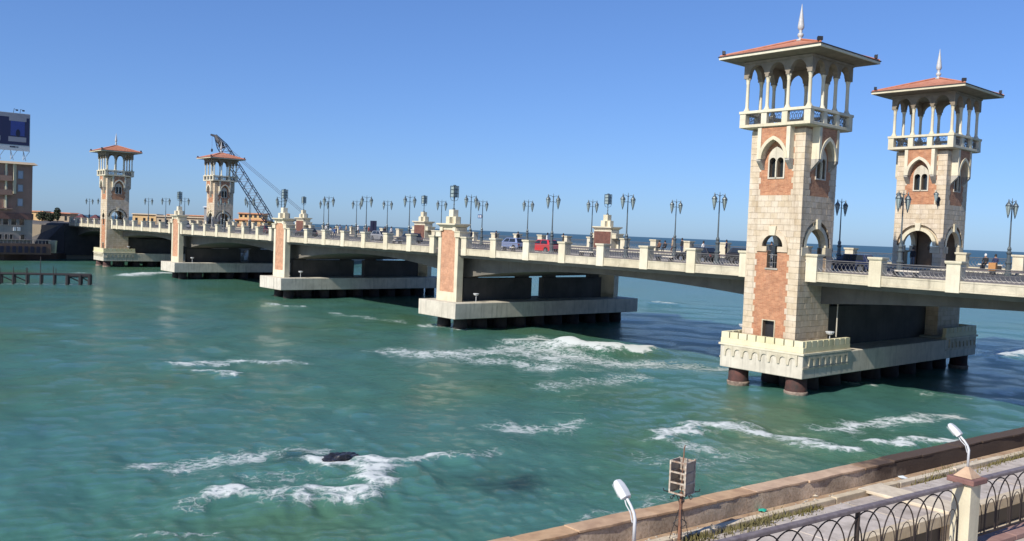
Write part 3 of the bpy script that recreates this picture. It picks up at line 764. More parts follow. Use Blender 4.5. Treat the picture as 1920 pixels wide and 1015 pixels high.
def pier(cx, label, tower):
    half = 3.625 if tower else 3.535
    y0, y1 = (0.0, 30.63) if tower else (0.574, 30.9)
    zb, zt = (1.31, 3.05) if tower else (1.34, 3.11)
    t = thing('bridge_pier', label, 'bridge pier', (cx, 15, 0), 0, 'piers of the bridge')
    lo = (0, -15, 0)
    MB().box(-half, half, y0, y1, zb, zt).build('pile_cap', M['concrete_pale'], t, lo, bevel=0.06)
    rows = [1.07, 4.3, 7.6, 10.9, 14.2, 17.5, 20.8, 24.1, 27.0, 29.56]
    for q, yy in enumerate(rows):
        corner = tower and q in (0, len(rows) - 1)
        ix = 1.07 if corner else 2.0
        if not tower: yy += 1.3 * (1 - 2 * q / (len(rows) - 1))
        for xx in ((-half + ix, half - ix) if corner or q in (0, len(rows) - 1) else (-half + ix, 0.0, half - ix)):
            if corner: inst(pile_ring_mesh, 'barnacle_ring', t, (xx, yy - 15, 0))
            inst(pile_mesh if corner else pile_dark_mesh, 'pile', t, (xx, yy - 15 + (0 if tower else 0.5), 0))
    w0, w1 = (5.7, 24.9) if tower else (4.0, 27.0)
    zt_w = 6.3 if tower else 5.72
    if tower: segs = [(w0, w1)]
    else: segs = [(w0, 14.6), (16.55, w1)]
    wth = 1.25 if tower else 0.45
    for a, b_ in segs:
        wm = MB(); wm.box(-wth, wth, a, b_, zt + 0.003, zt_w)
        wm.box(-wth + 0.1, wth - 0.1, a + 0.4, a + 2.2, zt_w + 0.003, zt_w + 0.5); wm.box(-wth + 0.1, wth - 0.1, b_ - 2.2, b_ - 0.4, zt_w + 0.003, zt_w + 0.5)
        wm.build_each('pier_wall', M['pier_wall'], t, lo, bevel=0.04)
    if tower:
        for end, (ya, yb) in enumerate(((0.0, 6.75), (23.88, 30.63))):
            pr = MB(); th = 0.32
            outer = y0 if end == 0 else y1
            oy0, oy1 = (ya, ya + th) if end == 0 else (yb - th, yb)
            pr.box(-half, half, oy0, oy1, 3.22, 3.62)
            for sx in (-1, 1):
                a, b_ = sorted((sx * half, sx * (half - th)))
                pr.box(a, b_, ya + (th if end == 0 else 0) + (0.001), yb - (0 if end == 0 else th) - 0.001, 3.22, 3.62)
            pr.build_each('parapet', M['cream_yellow'], t, lo, bevel=0.02)
            # lip course
            lp = MB(); lp.box(-half - 0.12, half + 0.12, ya - (0.12 if end == 0 else 0), yb + (0.12 if end else 0), 3.053, 3.217)
            lp.build('lip_course', M['cream'], t, lo, bevel=0.02)
            # merlons
            nfr = 9
            wd = (2 * half) / nfr
            mm = MB().box(-wd / 2 + 0.05, wd / 2 - 0.05, 0, th, 0, 0.47).mesh('merlon', M['cream_yellow'])
            for i in range(nfr):
                inst(mm, 'merlon', t, (-half + wd * (i + 0.5), oy0 - 15, 3.623))
            sd = (6.75 - th) / 8
            ms = MB().box(0, th, -sd / 2 + 0.06, sd / 2 - 0.06, 0, 0.47).mesh('merlon', M['cream_yellow'])
            for sx in (-1, 1):
                for i in range(8):
                    yy = (ya + th if end == 0 else ya) + sd * (i + 0.5)
                    inst(ms, 'merlon', t, (half - th if sx > 0 else -half, yy - 15, 3.623))
            # blind arches under the lip
            ar = [(-0.40, 2.25), (-0.30, 2.25)] + [(x, z) for x, z in reversed(arc(0, 2.55, 0.27, 0, 180, 6))] + [(0.30, 2.25), (0.40, 2.25), (0.40, 3.04), (-0.40, 3.04)]
            for s_, wdt, cnt, span0 in ((0, wd, 8, -half + wd * 0.5),):
                am = MB()
                fl = -1 if end == 0 else 1
                am.plate(ar, [], 0.003, 0.10, (lambda s, d, z: (s, -d, z)) if end == 0 else (lambda s, d, z: (s, d, z)))
                ame = am.mesh('corbel_arch', M['cream_dirty'])
                for i in range(8):
                    inst(ame, 'corbel_arch', t, (-half + 0.45 + 0.40 + i * 0.80, outer - 15, 0))
            am = MB(); am.plate(ar, [], 0.003, 0.10, lambda s, d, z: (d, s, z)); ame = am.mesh('corbel_arch', M['cream_dirty'])
            am = MB(); am.plate(ar, [], 0.003, 0.10, lambda s, d, z: (-d, s, z)); ame2 = am.mesh('corbel_arch', M['cream_dirty'])
            for i in range(7):
                yy = ya + 0.75 + 0.40 + i * 0.80
                inst(ame, 'corbel_arch', t, (half, yy - 15, 0)); inst(ame2, 'corbel_arch', t, (-half, yy - 15, 0))
        bd = MB()
        for ym in ((0.0, 6.6), (24.0, 30.63)):
            bd.box(half + 0.003, half + 0.05, ym[0], ym[1], 2.02, 2.16); bd.box(-half - 0.05, -half - 0.003, ym[0], ym[1], 2.02, 2.16)
        bd.build_each('string_course', M['cream_dirty'], t, lo)
    else:
        pillar(t, (0, VC - 15, 0), 0)
        po = pillar(t, (0, VS - 15, fall(VS)), math.pi)
        sm = MB(); sm.box(-1.85, 1.85, VS - 0.85, VS - 0.01, 3.113, 3.6); sm.build('pillar_foot', M['cream'], t, lo)
    # service lamps: bowl floodlights standing on the cap
    return t
pier(TX, 'near towers\' bridge pier with a crenellated cream parapet round its base', True)
pier(P3, 'grey slab pier with a brick pillar, the first one left of the near towers', False)
pier(P2, 'grey slab pier with a brick pillar, midway between the near and far towers', False)
pier(P1, 'grey slab pier with a brick pillar, the last before the far towers', False)
pier(TF, 'far towers\' bridge pier with a small crenellated parapet at the left end', True)

# lanterns on the pier pillars
def pillar_lantern():
    t = thing('pillar_lantern', 'x', 'lantern', (0, 0, 0), 0, 'square lanterns on top of the pier pillars')
    MB().lathe([(0.16, 0), (0.16, 0.12), (0.06, 0.2), (0.055, 0.55), (0.09, 0.62), (0.055, 0.7), (0.05, 1.25), (0.12, 1.35), (0.05, 1.4)], 8).build('stem', M['lampgreen'], t)
    h = MB()
    for sx in (-1, 1):
        for sy in (-1, 1):
            h.box(min(sx * 0.36, sx * 0.30), max(sx * 0.36, sx * 0.30), min(sy * 0.36, sy * 0.30), max(sy * 0.36, sy * 0.30), 1.42, 2.72)
    for z in (1.42, 1.83, 2.26, 2.66):
        for sg in (-1, 1):
            h.box(-0.30, 0.30, min(sg * 0.345, sg * 0.305), max(sg * 0.345, sg * 0.305), z, z + 0.06)
            h.box(min(sg * 0.345, sg * 0.305), max(sg * 0.345, sg * 0.305), -0.30, 0.30, z, z + 0.06)
    h.box(-0.12, 0.12, -0.12, 0.12, 2.75, 2.82)
    h.build('cage', M['lampgreen'], t)
    MB().box(-0.28, 0.28, -0.28, 0.28, 1.48, 2.64).build('glass', M['lampglass'], t)
    br = MB()
    for q in range(4):
        a = q * math.pi / 2 + math.pi / 4
        br.tube([(0.05 * math.cos(a), 0.05 * math.sin(a), 1.0), (0.35 * math.cos(a), 0.35 * math.sin(a), 1.1), (0.46 * math.cos(a), 0.46 * math.sin(a), 1.42)], 0.025, 4)
    br.build_each('bracket', M['lampgreen'], t)
    return t
pl0 = pillar_lantern()
first = True
ORD = {P3: 'pier pillar nearest the near towers', P2: 'pier pillar midway along the bridge', P1: 'pier pillar just before the far towers'}
for px in (P3, P2, P1):
    for v, side in ((VC + 0.65, 'coast'), (VS - 0.65, 'seaward')):
        lab = f'dark square lantern on the {side} {ORD[px]}'
        zz = 13.525 + (fall(VS) if side == 'seaward' else 0)
        if first: pl0.location = (px, v, zz); pl0['label'] = lab; first = False
        else: dup(pl0, (px, v, zz), 0, lab)

# ------------------------------------------------------------------ towers
HT = 2.33
ZB = 3.05
def face_tf(k, h=HT):
    return [lambda s, d, z: (s, -(h + d), z - ZB), lambda s, d, z: (h + d, s, z - ZB),
            lambda s, d, z: (-s, h + d, z - ZB), lambda s, d, z: (-(h + d), -s, z - ZB)][k]

def make_tower(individual):
    t = thing('bridge_tower', 'x', 'tower', (0, 0, ZB), 0, 'four lookout towers of the bridge')
    TH = 0.45
    Z0, CH = 2.72, 0.45
    nc = 38
    slit = [(-0.45, 9.3), (0.45, 9.3), (0.45, 10.62), (0.88, 10.62)] + arc(0, 10.95, 0.88, 0, 180, 10) + [(-0.88, 10.62), (-0.45, 10.62)]
    door = [(-0.5, 3.06), (0.5, 3.06), (0.5, 5.25), (-0.5, 5.25)]
    gate = [(-1.42, 9.12), (1.42, 9.12), (1.42, 10.97), (1.98, 10.97)] + arc(0, 11.0, 1.98, 0, 180, 16) + [(-1.98, 10.97), (-1.42, 10.97)]
    def light(cx): return [(cx - 0.28, 16.22), (cx + 0.28, 16.22)] + arc(cx, 17.45, 0.28, 0, 180, 8)
    def light_r(cx): return light(cx)
    wl_, wr_ = light(-0.35), light(0.35)
    big = [(-0.62, 16.22), (0.62, 16.22), (0.62, 17.6)] + [q for q in pointed(0.62, 17.6, 18.3, 5)[1:-1]] + [(-0.62, 17.6)]
    for k in range(4):
        tf = face_tf(k)
        hw = HT - 0.05 if k in (0, 2) else HT - 0.05 - TH - 0.002
        holes = [wl_, wr_]
        if k == 0: holes += [slit, door]
        else: holes += [gate]
        w = MB().plate([(-hw, 2.5), (hw, 2.5), (hw, 20.0), (-hw, 20.0)], holes, -0.05, -0.05 - TH, tf)
        w.build('wall', M['mortar'], t)
        # brick panels
        bk = MB()
        if k == 0:
            bk.plate([(-1.5, 3.0), (1.5, 3.0), (1.5, 10.62), (-1.5, 10.62)], [door, [(-0.45, 9.3), (0.45, 9.3), (0.45, 10.619), (-0.45, 10.619)]], -0.048, -0.02, tf)
        bk.plate([(-1.5, 14.87), (1.5, 14.87), (1.5, 19.98), (-1.5, 19.98)], [[(-0.64, 16.2), (0.64, 16.2)] + [(0.66, 17.6), (0.0, 18.5), (-0.66, 17.6)]], -0.048, -0.02, tf)
        bk.build_each('brick_panel', M['brick'], t)
        # stone courses
        rects = []
        for i in range(nc + 1):
            za, zb = Z0 + i * CH, Z0 + (i + 1) * CH
            if zb > 20.0: break
            zm = (za + zb) / 2
            ex = 0.0
            clip = None
            tooth = 1.32 if i % 2 else 1.47
            if k == 0:
                if zm < 10.62: ex = tooth
                elif za < 12.17: clip = (1.22, 10.95)
            else:
                if zm < 9.1 and False: ex = 0
                if 9.1 < zm < 11.0: ex = 1.46
                elif 11.0 <= zm and za < 12.98: clip = (1.985, 11.0)
            if 14.85 < zm: ex = tooth
            full = HT
            spans = [(-full, 0.0), (0.0, full)] if clip else ([(-full, full)] if ex <= 0.02 else [(-full, -ex), (ex, full)])
            for a, b_ in spans:
                ln = b_ - a
                nb = max(1, round(ln / 0.62))
                wd = ln / nb
                cuts = [a + wd * q for q in range(nb + 1)]
                if nb > 1 and i % 2:
                    cuts = [a] + [a + wd * (q + 0.5) for q in range(nb)] + [b_]
                for c0, c1 in zip(cuts[:-1], cuts[1:]):
                    rects.append((c0, c1, za, zb, clip))
        j = 0.009
        def clipped(c0, c1, za, zb, clip):
            """outline of a block cut back to an arch, or None if nothing is left / False if untouched"""
            R0, zc = clip
            sg = 1 if c0 + c1 > 0 else -1
            a, b_ = (c0, c1) if sg > 0 else (-c1, -c0)
            lo_z, hi_z = za + j, zb - j
            edge = []
            for q in range(6):
                zz = lo_z + (hi_z - lo_z) * q / 5
                dz = max(0.0, zz - zc)
                edge.append((max(a, math.sqrt(max(0.0, R0 * R0 - dz * dz))), zz))
            if max(e_[0] for e_ in edge) <= a + 1e-4: return False
            if min(e_[0] for e_ in edge) >= b_ - 0.03: return None
            edge = [(min(x, b_ - 0.012), zz) for x, zz in edge]
            pts = [(x + 0.004, zz) for x, zz in edge] + [(b_ - 0.004, hi_z), (b_ - 0.004, lo_z)]
            return [(sg * x, zz) for x, zz in pts]
        vis = individual and k in (0, 1)
        if vis:
            cache = {}
            ang = [0, math.pi / 2][k]
            n_ind = 0
            rest = MB()
            for c0, c1, za, zb, cl in rects:
                poly = clipped(c0, c1, za, zb, cl) if cl else False
                if poly is None: continue
                if poly:
                    MB().plate(poly, [], -0.045, random.uniform(-0.003, 0.005), tf).build('stone_block', M['stone'], t); n_ind += 1
                    continue
                if n_ind >= 165 or (za < 9.0 and k == 1):
                    rest.box(c0 + 0.004, c1 - 0.004, -0.045, random.uniform(-0.005, 0.006), za + j, zb - j, tf=tf); continue
                wkey = round(c1 - c0, 2)
                if wkey not in cache:
                    cache[wkey] = MB().box(-wkey / 2 + 0.005, wkey / 2 - 0.005, -0.055, 0.0, j, CH - j).mesh('stone_block', M['stone'])
                o = inst(cache[wkey], 'stone_block', t)
                dd = random.uniform(-0.004, 0.007)
                cx = (c0 + c1) / 2
                # mesh y from -0.055..0 is outward negative: local -Y is outward at angle 0
                o.rotation_euler = (0, 0, ang)
                off = HT + dd - 0.055
                o.location = (cx, -off, za - ZB) if k == 0 else (off, cx, za - ZB)
                n_ind += 1
            if rest.v: tag(rest.build('stone_facing', M['stone'], t), kind='stuff')
        else:
            rest = MB()
            for c0, c1, za, zb, cl in rects:
                poly = clipped(c0, c1, za, zb, cl) if cl else False
                if poly is None: continue
                if poly: rest.plate(poly, [], -0.045, random.uniform(-0.003, 0.005), tf); continue
                rest.box(c0 + 0.004, c1 - 0.004, -0.045, random.uniform(-0.005, 0.006), za + j, zb - j, tf=tf)
            tag(rest.build('stone_facing', M['stone'], t), kind='stuff')
        # lower arch: voussoir ring, imposts, keystone
        ring = MB()
        if k == 0:
            ring.plate(arc(0, 10.95, 1.30, 0, 180, 14) + list(reversed(arc(0, 10.95, 0.90, 0, 180, 14))), [], -0.03, 0.06, tf)
            ring.build('arch_ring', M['stone'], t)
            kb = MB().frustum(-0.24, 0.24, -0.03, 0.16, 11.80, -0.32, 0.32, -0.03, 0.16, 12.5, tf=tf); kb.build('keystone', M['cream'], t)
            im = MB()
            for s_ in (-1, 1):
                a, b_ = sorted((s_ * 0.47, s_ * 1.34)); im.box(a, b_, -0.03, 0.08, 10.55, 10.95, tf=tf)
            im.build_each('impost', M['stone'], t)
            sill = MB().box(-0.55, 0.55, -0.2, 0.05, 9.18, 9.298, tf=tf); sill.build('sill', M['concrete'], t)
            gr = MB()
            for sx in (-0.3, -0.1, 0.1, 0.3): gr.box(sx - 0.015, sx + 0.015, -0.3, -0.27, 9.3, 10.3, tf=tf)
            gr.box(-0.45, 0.45, -0.31, -0.26, 10.28, 10.34, tf=tf); gr.box(-0.45, 0.45, -0.31, -0.26, 9.7, 9.73, tf=tf)
            gr.build('slit_grille', M['rail'], t)
            dr = MB().box(-0.5, 0.5, -0.45, -0.40, 3.06, 5.25, tf=tf)
            dr.build('door', M['darkmetal'], t)
            fr = MB(); fr.box(-0.58, -0.502, -0.02, 0.02, 3.06, 5.33, tf=tf); fr.box(0.502, 0.58, -0.02, 0.02, 3.06, 5.33, tf=tf); fr.box(-0.5, 0.5, -0.02, 0.02, 5.252, 5.33, tf=tf)
            fr.build_each('door_frame', M['cream_dirty'], t)
        else:
            ring.plate(arc(0, 11.0, 1.72, 0, 180, 16) + list(reversed(arc(0, 11.0, 1.40, 0, 180, 16))), [], -0.44, -0.02, tf)
            ring.build('arch_ring', M['cream'], t)
            r2 = MB().plate(arc(0, 11.0, 2.0, 0, 180, 16) + list(reversed(arc(0, 11.0, 1.725, 0, 180, 16))), [], -0.44, -0.30, tf)
            r2.build('outer_arch_band', M['stone'], t)
            MB().frustum(-0.20, 0.20, -0.3, 0.14, 12.40, -0.27, 0.27, -0.3, 0.14, 13.13, tf=tf).build('keystone', M['cream'], t)
            im = MB()
            for s_ in (-1, 1):
                a, b_ = sorted((s_ * 1.22, s_ * 2.1)); im.box(a, b_, -0.3, 0.06, 10.35, 10.98, tf=tf)
            im.build_each('impost', M['cream_dirty'], t)
        # upper pointed bay
        b2 = MB()
        for s_ in (-1, 1):
            a, b_ = sorted((s_ * 1.09, s_ * 1.40))
            b2.box(a, b_, -0.02, 0.62, 17.6, 19.97, tf=tf)
        b2.plate([(q[0] * 1.0, q[1]) for q in pointed(1.25, 17.6, 19.32, 8)] + list(reversed(pointed(1.0, 17.6, 19.05, 8))), [], 0.36, 0.66, tf)
        b2.build_each('pointed_arch', M['cream'], t)
        cb = MB()
        for s_ in (-1, 1):
            a, b_ = sorted((s_ * 1.05, s_ * 1.42))
            q = [(a, -0.02, 16.8), (b_, -0.02, 16.8), (b_, 0.60, 17.45), (a, 0.60, 17.45), (a, -0.02, 17.597), (b_, -0.02, 17.597), (b_, 0.60, 17.597), (a, 0.60, 17.597)]
            cb.add([tf(*p) for p in q], [(0, 1, 2, 3), (4, 5, 6, 7), (0, 1, 5, 4), (1, 2, 6, 5), (2, 3, 7, 6), (3, 0, 4, 7)])
        cb.build_each('corbel', M['concrete'], t)
        sp = MB().plate([(-1.085, 17.62), (-1.0, 17.62)] + list(reversed(pointed(1.0, 17.62, 19.06, 8)))[1:-1] + [(1.0, 17.62), (1.085, 17.62), (1.085, 19.96), (-1.085, 19.96)], [], 0.38, 0.56, tf)
        sp.build('brick_spandrel', M['brick'], t)
        ba = MB().plate([(-1.085, 17.62), (-1.0, 17.62)] + list(reversed(pointed(1.0, 17.62, 19.06, 8)))[1:-1] + [(1.0, 17.62), (1.085, 17.62), (1.085, 19.96), (-1.085, 19.96)], [], -0.02, 0.377, tf)
        ba.build('arch_reveal', M['stone'], t)
        # twin light window
        fr = MB().plate([(-0.72, 16.12), (0.72, 16.12), (0.72, 17.6)] + pointed(0.72, 17.6, 18.55, 6)[1:-1] + [(-0.72, 17.6)], [light(-0.33), light(0.33)], -0.03, 0.05, tf)
        wo_ = fr.build('window', M['concrete_pale'], t)
        MB().tube([tf(0, 0.08, 16.2), tf(0, 0.08, 17.45)], 0.06, 8).build('mullion', M['cream'], wo_)
        pn = MB()
        for cx in (-0.33, 0.33): pn.box(cx - 0.30, cx + 0.30, -0.42, -0.40, 16.15, 17.8, tf=tf)
        pn.build_each('pane', M['glass_dark'], wo_)
    # floors inside
    MB().box(-1.85, 1.85, -1.85, 1.85, 13.3 - ZB, 13.55 - ZB).build('vault_ceiling', M['concrete'], t)
    MB().box(-1.85, 1.85, -1.85, 1.85, 8.75 - ZB, 9.13 - ZB).build('passage_floor', M['paving'], t)
    # balcony
    z = lambda q: q - ZB
    HB = HT + 0.72
    b = MB()
    b.frustum(-HB + 0.25, HB - 0.25, -HB + 0.25, HB - 0.25, z(19.985), -HB + 0.05, HB - 0.05, -HB + 0.05, HB - 0.05, z(20.05))
    b.box(-HB, HB, -HB, HB, z(20.053), z(20.28))
    b.build('balcony_slab', M['cream'], t, bevel=0.02)
    tr = MB(); rw = 0.42
    for sg in (-1, 1):
        a, c = sorted((sg * (HB + 0.05), sg * (HB - rw))); tr.box(-HB - 0.05, HB + 0.05, a, c, z(21.12), z(21.33))
        tr.box(a, c, -HB + rw + 0.002, HB - rw - 0.002, z(21.12), z(21.33))
    tr.build_each('top_rail', M['cream'], t, bevel=0.02)
    ps = MB().box(-0.24, 0.24, -0.17, 0.17, z(20.283), z(21.117)).mesh('balcony_post', M['cream'])
    pc = MB().box(-0.26, 0.26, -0.26, 0.26, z(20.283), z(21.117)).mesh('balcony_post', M['cream'])
    sp_ = [-2.68, -0.893, 0.893, 2.68]
    gl = MB()
    Lg = 1.786 - 0.5
    for zz in (20.36, 21.05): gl.box(-Lg / 2, Lg / 2, -0.012, 0.012, z(zz) - 0.015, z(zz) + 0.015)
    for q in (-0.33, 0.0, 0.33):
        gl.tube([(q + 0.19 * math.cos(a), 0, z(20.70) + 0.19 * math.sin(a)) for a in np.linspace(0, 2 * math.pi, 11)], 0.018, 4, cap=False)
        for s_ in (-1, 1):
            gl.tube([(q + s_ * 0.16, 0, z(20.36)), (q + s_ * 0.05, 0, z(20.5)), (q, 0, z(20.7)), (q - s_ * 0.05, 0, z(20.9)), (q - s_ * 0.16, 0, z(21.05))], 0.015, 4, cap=False)
    glm = gl.mesh('balcony_grille', M['grille'])
    colp = [(0.26, 0), (0.26, 0.07), (0.20, 0.15), (0.16, 0.26), (0.135, 0.34), (0.125, 2.1), (0.15, 2.18), (0.135, 2.24), (0.17, 2.42), (0.20, 2.5), (0.20, 2.55)]
    cmsh = MB().lathe(colp, 12).mesh('column', M['cream'], smooth=True)
    for k in range(4):
        rot = Matrix.Rotation(k * math.pi / 2, 3, 'Z')
        for q in sp_[1:3]:
            p = rot @ Vector((q, -HB + 0.19, 0)); inst(ps, 'balcony_post', t, p, k * math.pi / 2)
        p = rot @ Vector((-HB + 0.27, -HB + 0.27, 0)); inst(pc, 'balcony_post', t, p)
        for q in (-1.786, 0, 1.786):
            p = rot @ Vector((q, -HB + 0.19, 0)); inst(glm, 'balcony_grille', t, p, k * math.pi / 2)
        for q in sp_[:3]:
            p = rot @ Vector((q, -2.68, z(21.333))); inst(cmsh, 'column', t, p)
    MB().box(-2.6, 2.6, -2.6, 2.6, z(20.283), z(20.34)).build('balcony_floor', M['paving'], t)
    # arcade under the roof
    for k in range(4):
        hw = 2.92 if k in (0, 2) else 2.92 - 0.42
        o_ = [(-hw, 25.15), (-hw, 23.86)]
        lo_ = []
        for q in (-1.786, 0, 1.786):
            ar = pointed(0.66, 24.12, 24.86, 5)
            ar = [(q - x, zz) for x, zz in ar]
            lo_ += [(q - 0.74, 23.86), (q - 0.74, 24.06), (q - 0.66, 24.12)] + ar[1:-1] + [(q + 0.66, 24.12), (q + 0.74, 24.06), (q + 0.74, 23.86)]
        lo_ = [p for p in lo_ if -hw < p[0] < hw]
        o_ += lo_ + [(hw, 23.86), (hw, 25.15)]
        tf = face_tf(k, 2.92)
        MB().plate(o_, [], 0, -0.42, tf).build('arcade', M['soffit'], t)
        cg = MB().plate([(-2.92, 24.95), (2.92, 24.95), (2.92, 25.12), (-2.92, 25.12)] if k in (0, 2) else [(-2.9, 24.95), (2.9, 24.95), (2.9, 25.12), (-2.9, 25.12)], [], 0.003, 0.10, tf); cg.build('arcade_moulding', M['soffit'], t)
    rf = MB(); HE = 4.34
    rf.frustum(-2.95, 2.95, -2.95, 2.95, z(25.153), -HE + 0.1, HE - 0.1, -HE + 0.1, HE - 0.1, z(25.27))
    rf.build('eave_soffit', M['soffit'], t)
    MB().box(-HE, HE, -HE, HE, z(25.273), z(25.46)).build('eave_fascia', M['cream'], t, bevel=0.02)
    MB().box(-HE - 0.05, HE + 0.05, -HE - 0.05, HE + 0.05, z(25.463), z(25.53)).build('gutter', M['gutter'], t)
    r = MB()
    nrow = 14
    for k in range(nrow):        # tile courses, each one lapping the one below
        f0 = k / nrow; f1 = (k + 1) / nrow
        h0 = HE * (1 - f0) - 0.02; h1 = HE * (1 - f1) + 0.03
        za = z(25.535 + (26.96 - 25.535) * f0) + 0.02; zb2 = z(25.535 + (26.96 - 25.535) * f1)
        r.frustum(-h0, h0, -h0, h0, za - 0.001 * k, -h1, h1, -h1, h1, zb2)
    tl = r.build('tiled_roof', M['rooftile'], t)
    hp = MB()
    for sx in (-1, 1):
        for sy in (-1, 1):
            hp.tube([(sx * HE * 0.99, sy * HE * 0.99, z(25.58)), (sx * 0.2, sy * 0.2, z(26.98))], 0.07, 6)
    hp.build_each('hip_ridge', M['rooftile'], tl)
    MB().lathe([(0.34, z(26.88)), (0.30, z(27.02)), (0.12, z(27.08)), (0.12, z(27.16)), (0.21, z(27.25)), (0.24, z(27.36)), (0.20, z(27.48)), (0.09, z(27.55)), (0.16, z(27.62)), (0.09, z(27.68)),
                (0.17, z(27.76)), (0.25, z(27.92)), (0.24, z(28.1)), (0.13, z(28.9)), (0.05, z(29.45)), (0.012, z(29.76))], 14).build('spire', M['spire'], t, smooth=True)
    fl = MB()
    fl.box(-0.025, 0.025, -0.025, 0.025, 0, 0.2); fl.box(-0.17, 0.17, -0.11, 0.08, 0.14, 0.40); fl.box(-0.19, 0.19, -0.14, -0.112, 0.13, 0.42)
    flm = fl.mesh('floodlight', M['darkmetal'])
    for sx in (-1, 1):
        for sy in (-1, 1):
            inst(flm, 'floodlight', t, (sx * (HE - 0.28), sy * (HE - 0.28), z(25.58)), math.atan2(sy, sx) + math.pi / 2 + random.uniform(-0.3, 0.3))
    return t

yc1, yc2 = 0.93 + HT, 30.63 - 0.93 - HT
T1 = make_tower(True)
T1.location = (TX, yc1, ZB)
T1['label'] = 'nearest and tallest looking brick and stone tower, coast side of the bridge at right'
T2 = dup(T1, (TX, yc2, ZB + 0.5), math.pi, 'brick and stone tower behind the nearest one, on the seaward side')
T3 = make_tower(False)
T3.location = (TF, yc1, ZB)
T3['label'] = 'leftmost of the four towers, far away on the coast side of the bridge'
T4 = dup(T3, (TF, yc2, ZB + 0.5), math.pi, 'far tower on the seaward side, with a crane boom rising behind it')

# wall lanterns on the road faces
def wall_lantern():
    t = thing('wall_lantern', 'x', 'wall lantern', (0, 0, 0), 0, 'wall lanterns on the tower faces')
    m = MB(); m.box(-0.12, 0.12, -0.06, 0, -0.45, 0.35); m.tube([(0, -0.05, -0.1), (0, -0.35, -0.35), (0, -0.55, -0.3), (0, -0.6, -0.12)], 0.03, 5)
    m.build('bracket', M['darkmetal'], t)
    MB().lathe([(0.03, -0.12), (0.10, 0.05), (0.20, 0.5), (0.21, 0.55)], 8, (0, -0.6, 0)).build('glass', M['lampglass'], t)
    MB().lathe([(0.26, 0.55), (0.22, 0.66), (0.1, 0.76), (0.03, 0.8), (0.015, 0.95)], 8, (0, -0.6, 0)).build('cap', M['lampgreen'], t)
    return t
wl0 = wall_lantern()
wl0.location = (TX + 1.75, yc2 - HT, 15.7); wl0['label'] = 'wall lantern on the seaward near tower, right of its window'
dup(wl0, (TX - 1.75, yc2 - HT, 15.7), 0, 'wall lantern on the seaward near tower, left of its window')
dup(wl0, (TX + 1.75, yc1 + HT, 15.3), math.pi, 'wall lantern at the right edge of the nearest tower')

# ------------------------------------------------------------------ double lamp posts on the bridge
def lamp_post():
    t = thing('street_lamp', 'x', 'street lamp', (0, 0, 0), 0, 'twin lantern lamp posts on the bridge')
    MB().lathe([(0.30, 0), (0.30, 0.18), (0.22, 0.26), (0.20, 0.95), (0.26, 1.02), (0.26, 1.10), (0.17, 1.2), (0.15, 1.75), (0.21, 1.85), (0.21, 1.93), (0.13, 2.05), (0.17, 2.2), (0.10, 2.4)], 10).build('base', M['lampgreen'], t, smooth=False)
    MB().lathe([(0.075, 2.4), (0.055, 4.2), (0.045, 6.0), (0.09, 6.05), (0.04, 6.12), (0.015, 6.4)], 8).build('pole', M['lampgreen'], t)
    for s_ in (-1, 1):
        a = MB()
        a.tube([(0, 0, 5.55), (0, s_ * 0.35, 5.45), (0, s_ * 0.62, 5.75), (0, s_ * 0.66, 6.1), (0, s_ * 0.80, 6.22), (0, s_ * 0.74, 6.08)], 0.022, 5)
        a.tube([(0, 0, 6.0), (0, s_ * 0.4, 6.15), (0, s_ * 0.74, 6.1)], 0.02, 5)
        a.build('arm', M['lampgreen'], t)
        l = MB(); l.lathe([(0.23, 5.78), (0.20, 5.86), (0.12, 5.98), (0.05, 6.05), (0.06, 6.12), (0.015, 6.3)], 8, (0, s_ * 0.74, 0))
        l.lathe([(0.25, 5.72), (0.25, 5.78)], 8, (0, s_ * 0.74, 0)); l.lathe([(0.02, 4.72), (0.05, 4.82), (0.08, 4.98)], 8, (0, s_ * 0.74, 0))
        for q in range(8):
            an = math.pi * q / 4
            l.tube([(0.085 * math.cos(an), s_ * 0.74 + 0.085 * math.sin(an), 4.98), (0.23 * math.cos(an), s_ * 0.74 + 0.23 * math.sin(an), 5.72)], 0.011, 3)
        lo = l.build('lantern', M['lampgreen'], t)
        MB().lathe([(0.075, 4.98), (0.14, 5.3), (0.215, 5.72)], 8, (0, s_ * 0.74, 0)).build('glass', M['lampglass'], lo)
    return t
lp0 = lamp_post()
lp_first = True
ROWC = [(3.66, 'in front of the seaward near tower'), (-12.77, 'first one left of the near towers'), (-23.54, 'second one left of the near towers'), (-34.14, 'third left of near towers, by the red car'),
        (-48.33, 'just left of the first brick pillar'), (-61.24, 'second one left of the first brick pillar'), (-71.87, 'third one left of the first brick pillar'), (-82.51, 'one bay right of the midway pillar'),
        (-98.0, 'first one left of the midway pillar'), (-110.0, 'second one left of the midway pillar'), (-120.5, 'third one left of the midway pillar'), (-140.0, 'first one right of the far towers'), (-150.5, 'second one right of the far towers'),
        (-161.0, 'closest right of the far towers'), (-184.0, 'first one left of the far towers'), (-195.0, 'second one left of the far towers'), (-205.0, 'third one left of the far towers')]
ROWS = [(6.2, 'at the right edge beside the near seaward tower'), (-8.8, 'just left of the seaward near tower'), (-28.6, 'second one left of the near towers'), (-41.6, 'just right of the first seaward pillar'), (-53.5, 'first one left of the first seaward pillar'),
        (-63.2, 'carrying a small sign'), (-73.0, 'third one left of the first seaward pillar'), (-87.9, 'beside the second seaward pillar'), (-97.6, 'first one left of the second seaward pillar'),
        (-109, 'second one left of the second seaward pillar'), (-126, 'beside the third seaward pillar'), (-140, 'first one left of the third seaward pillar'), (-155, 'just right of the seaward far tower')]
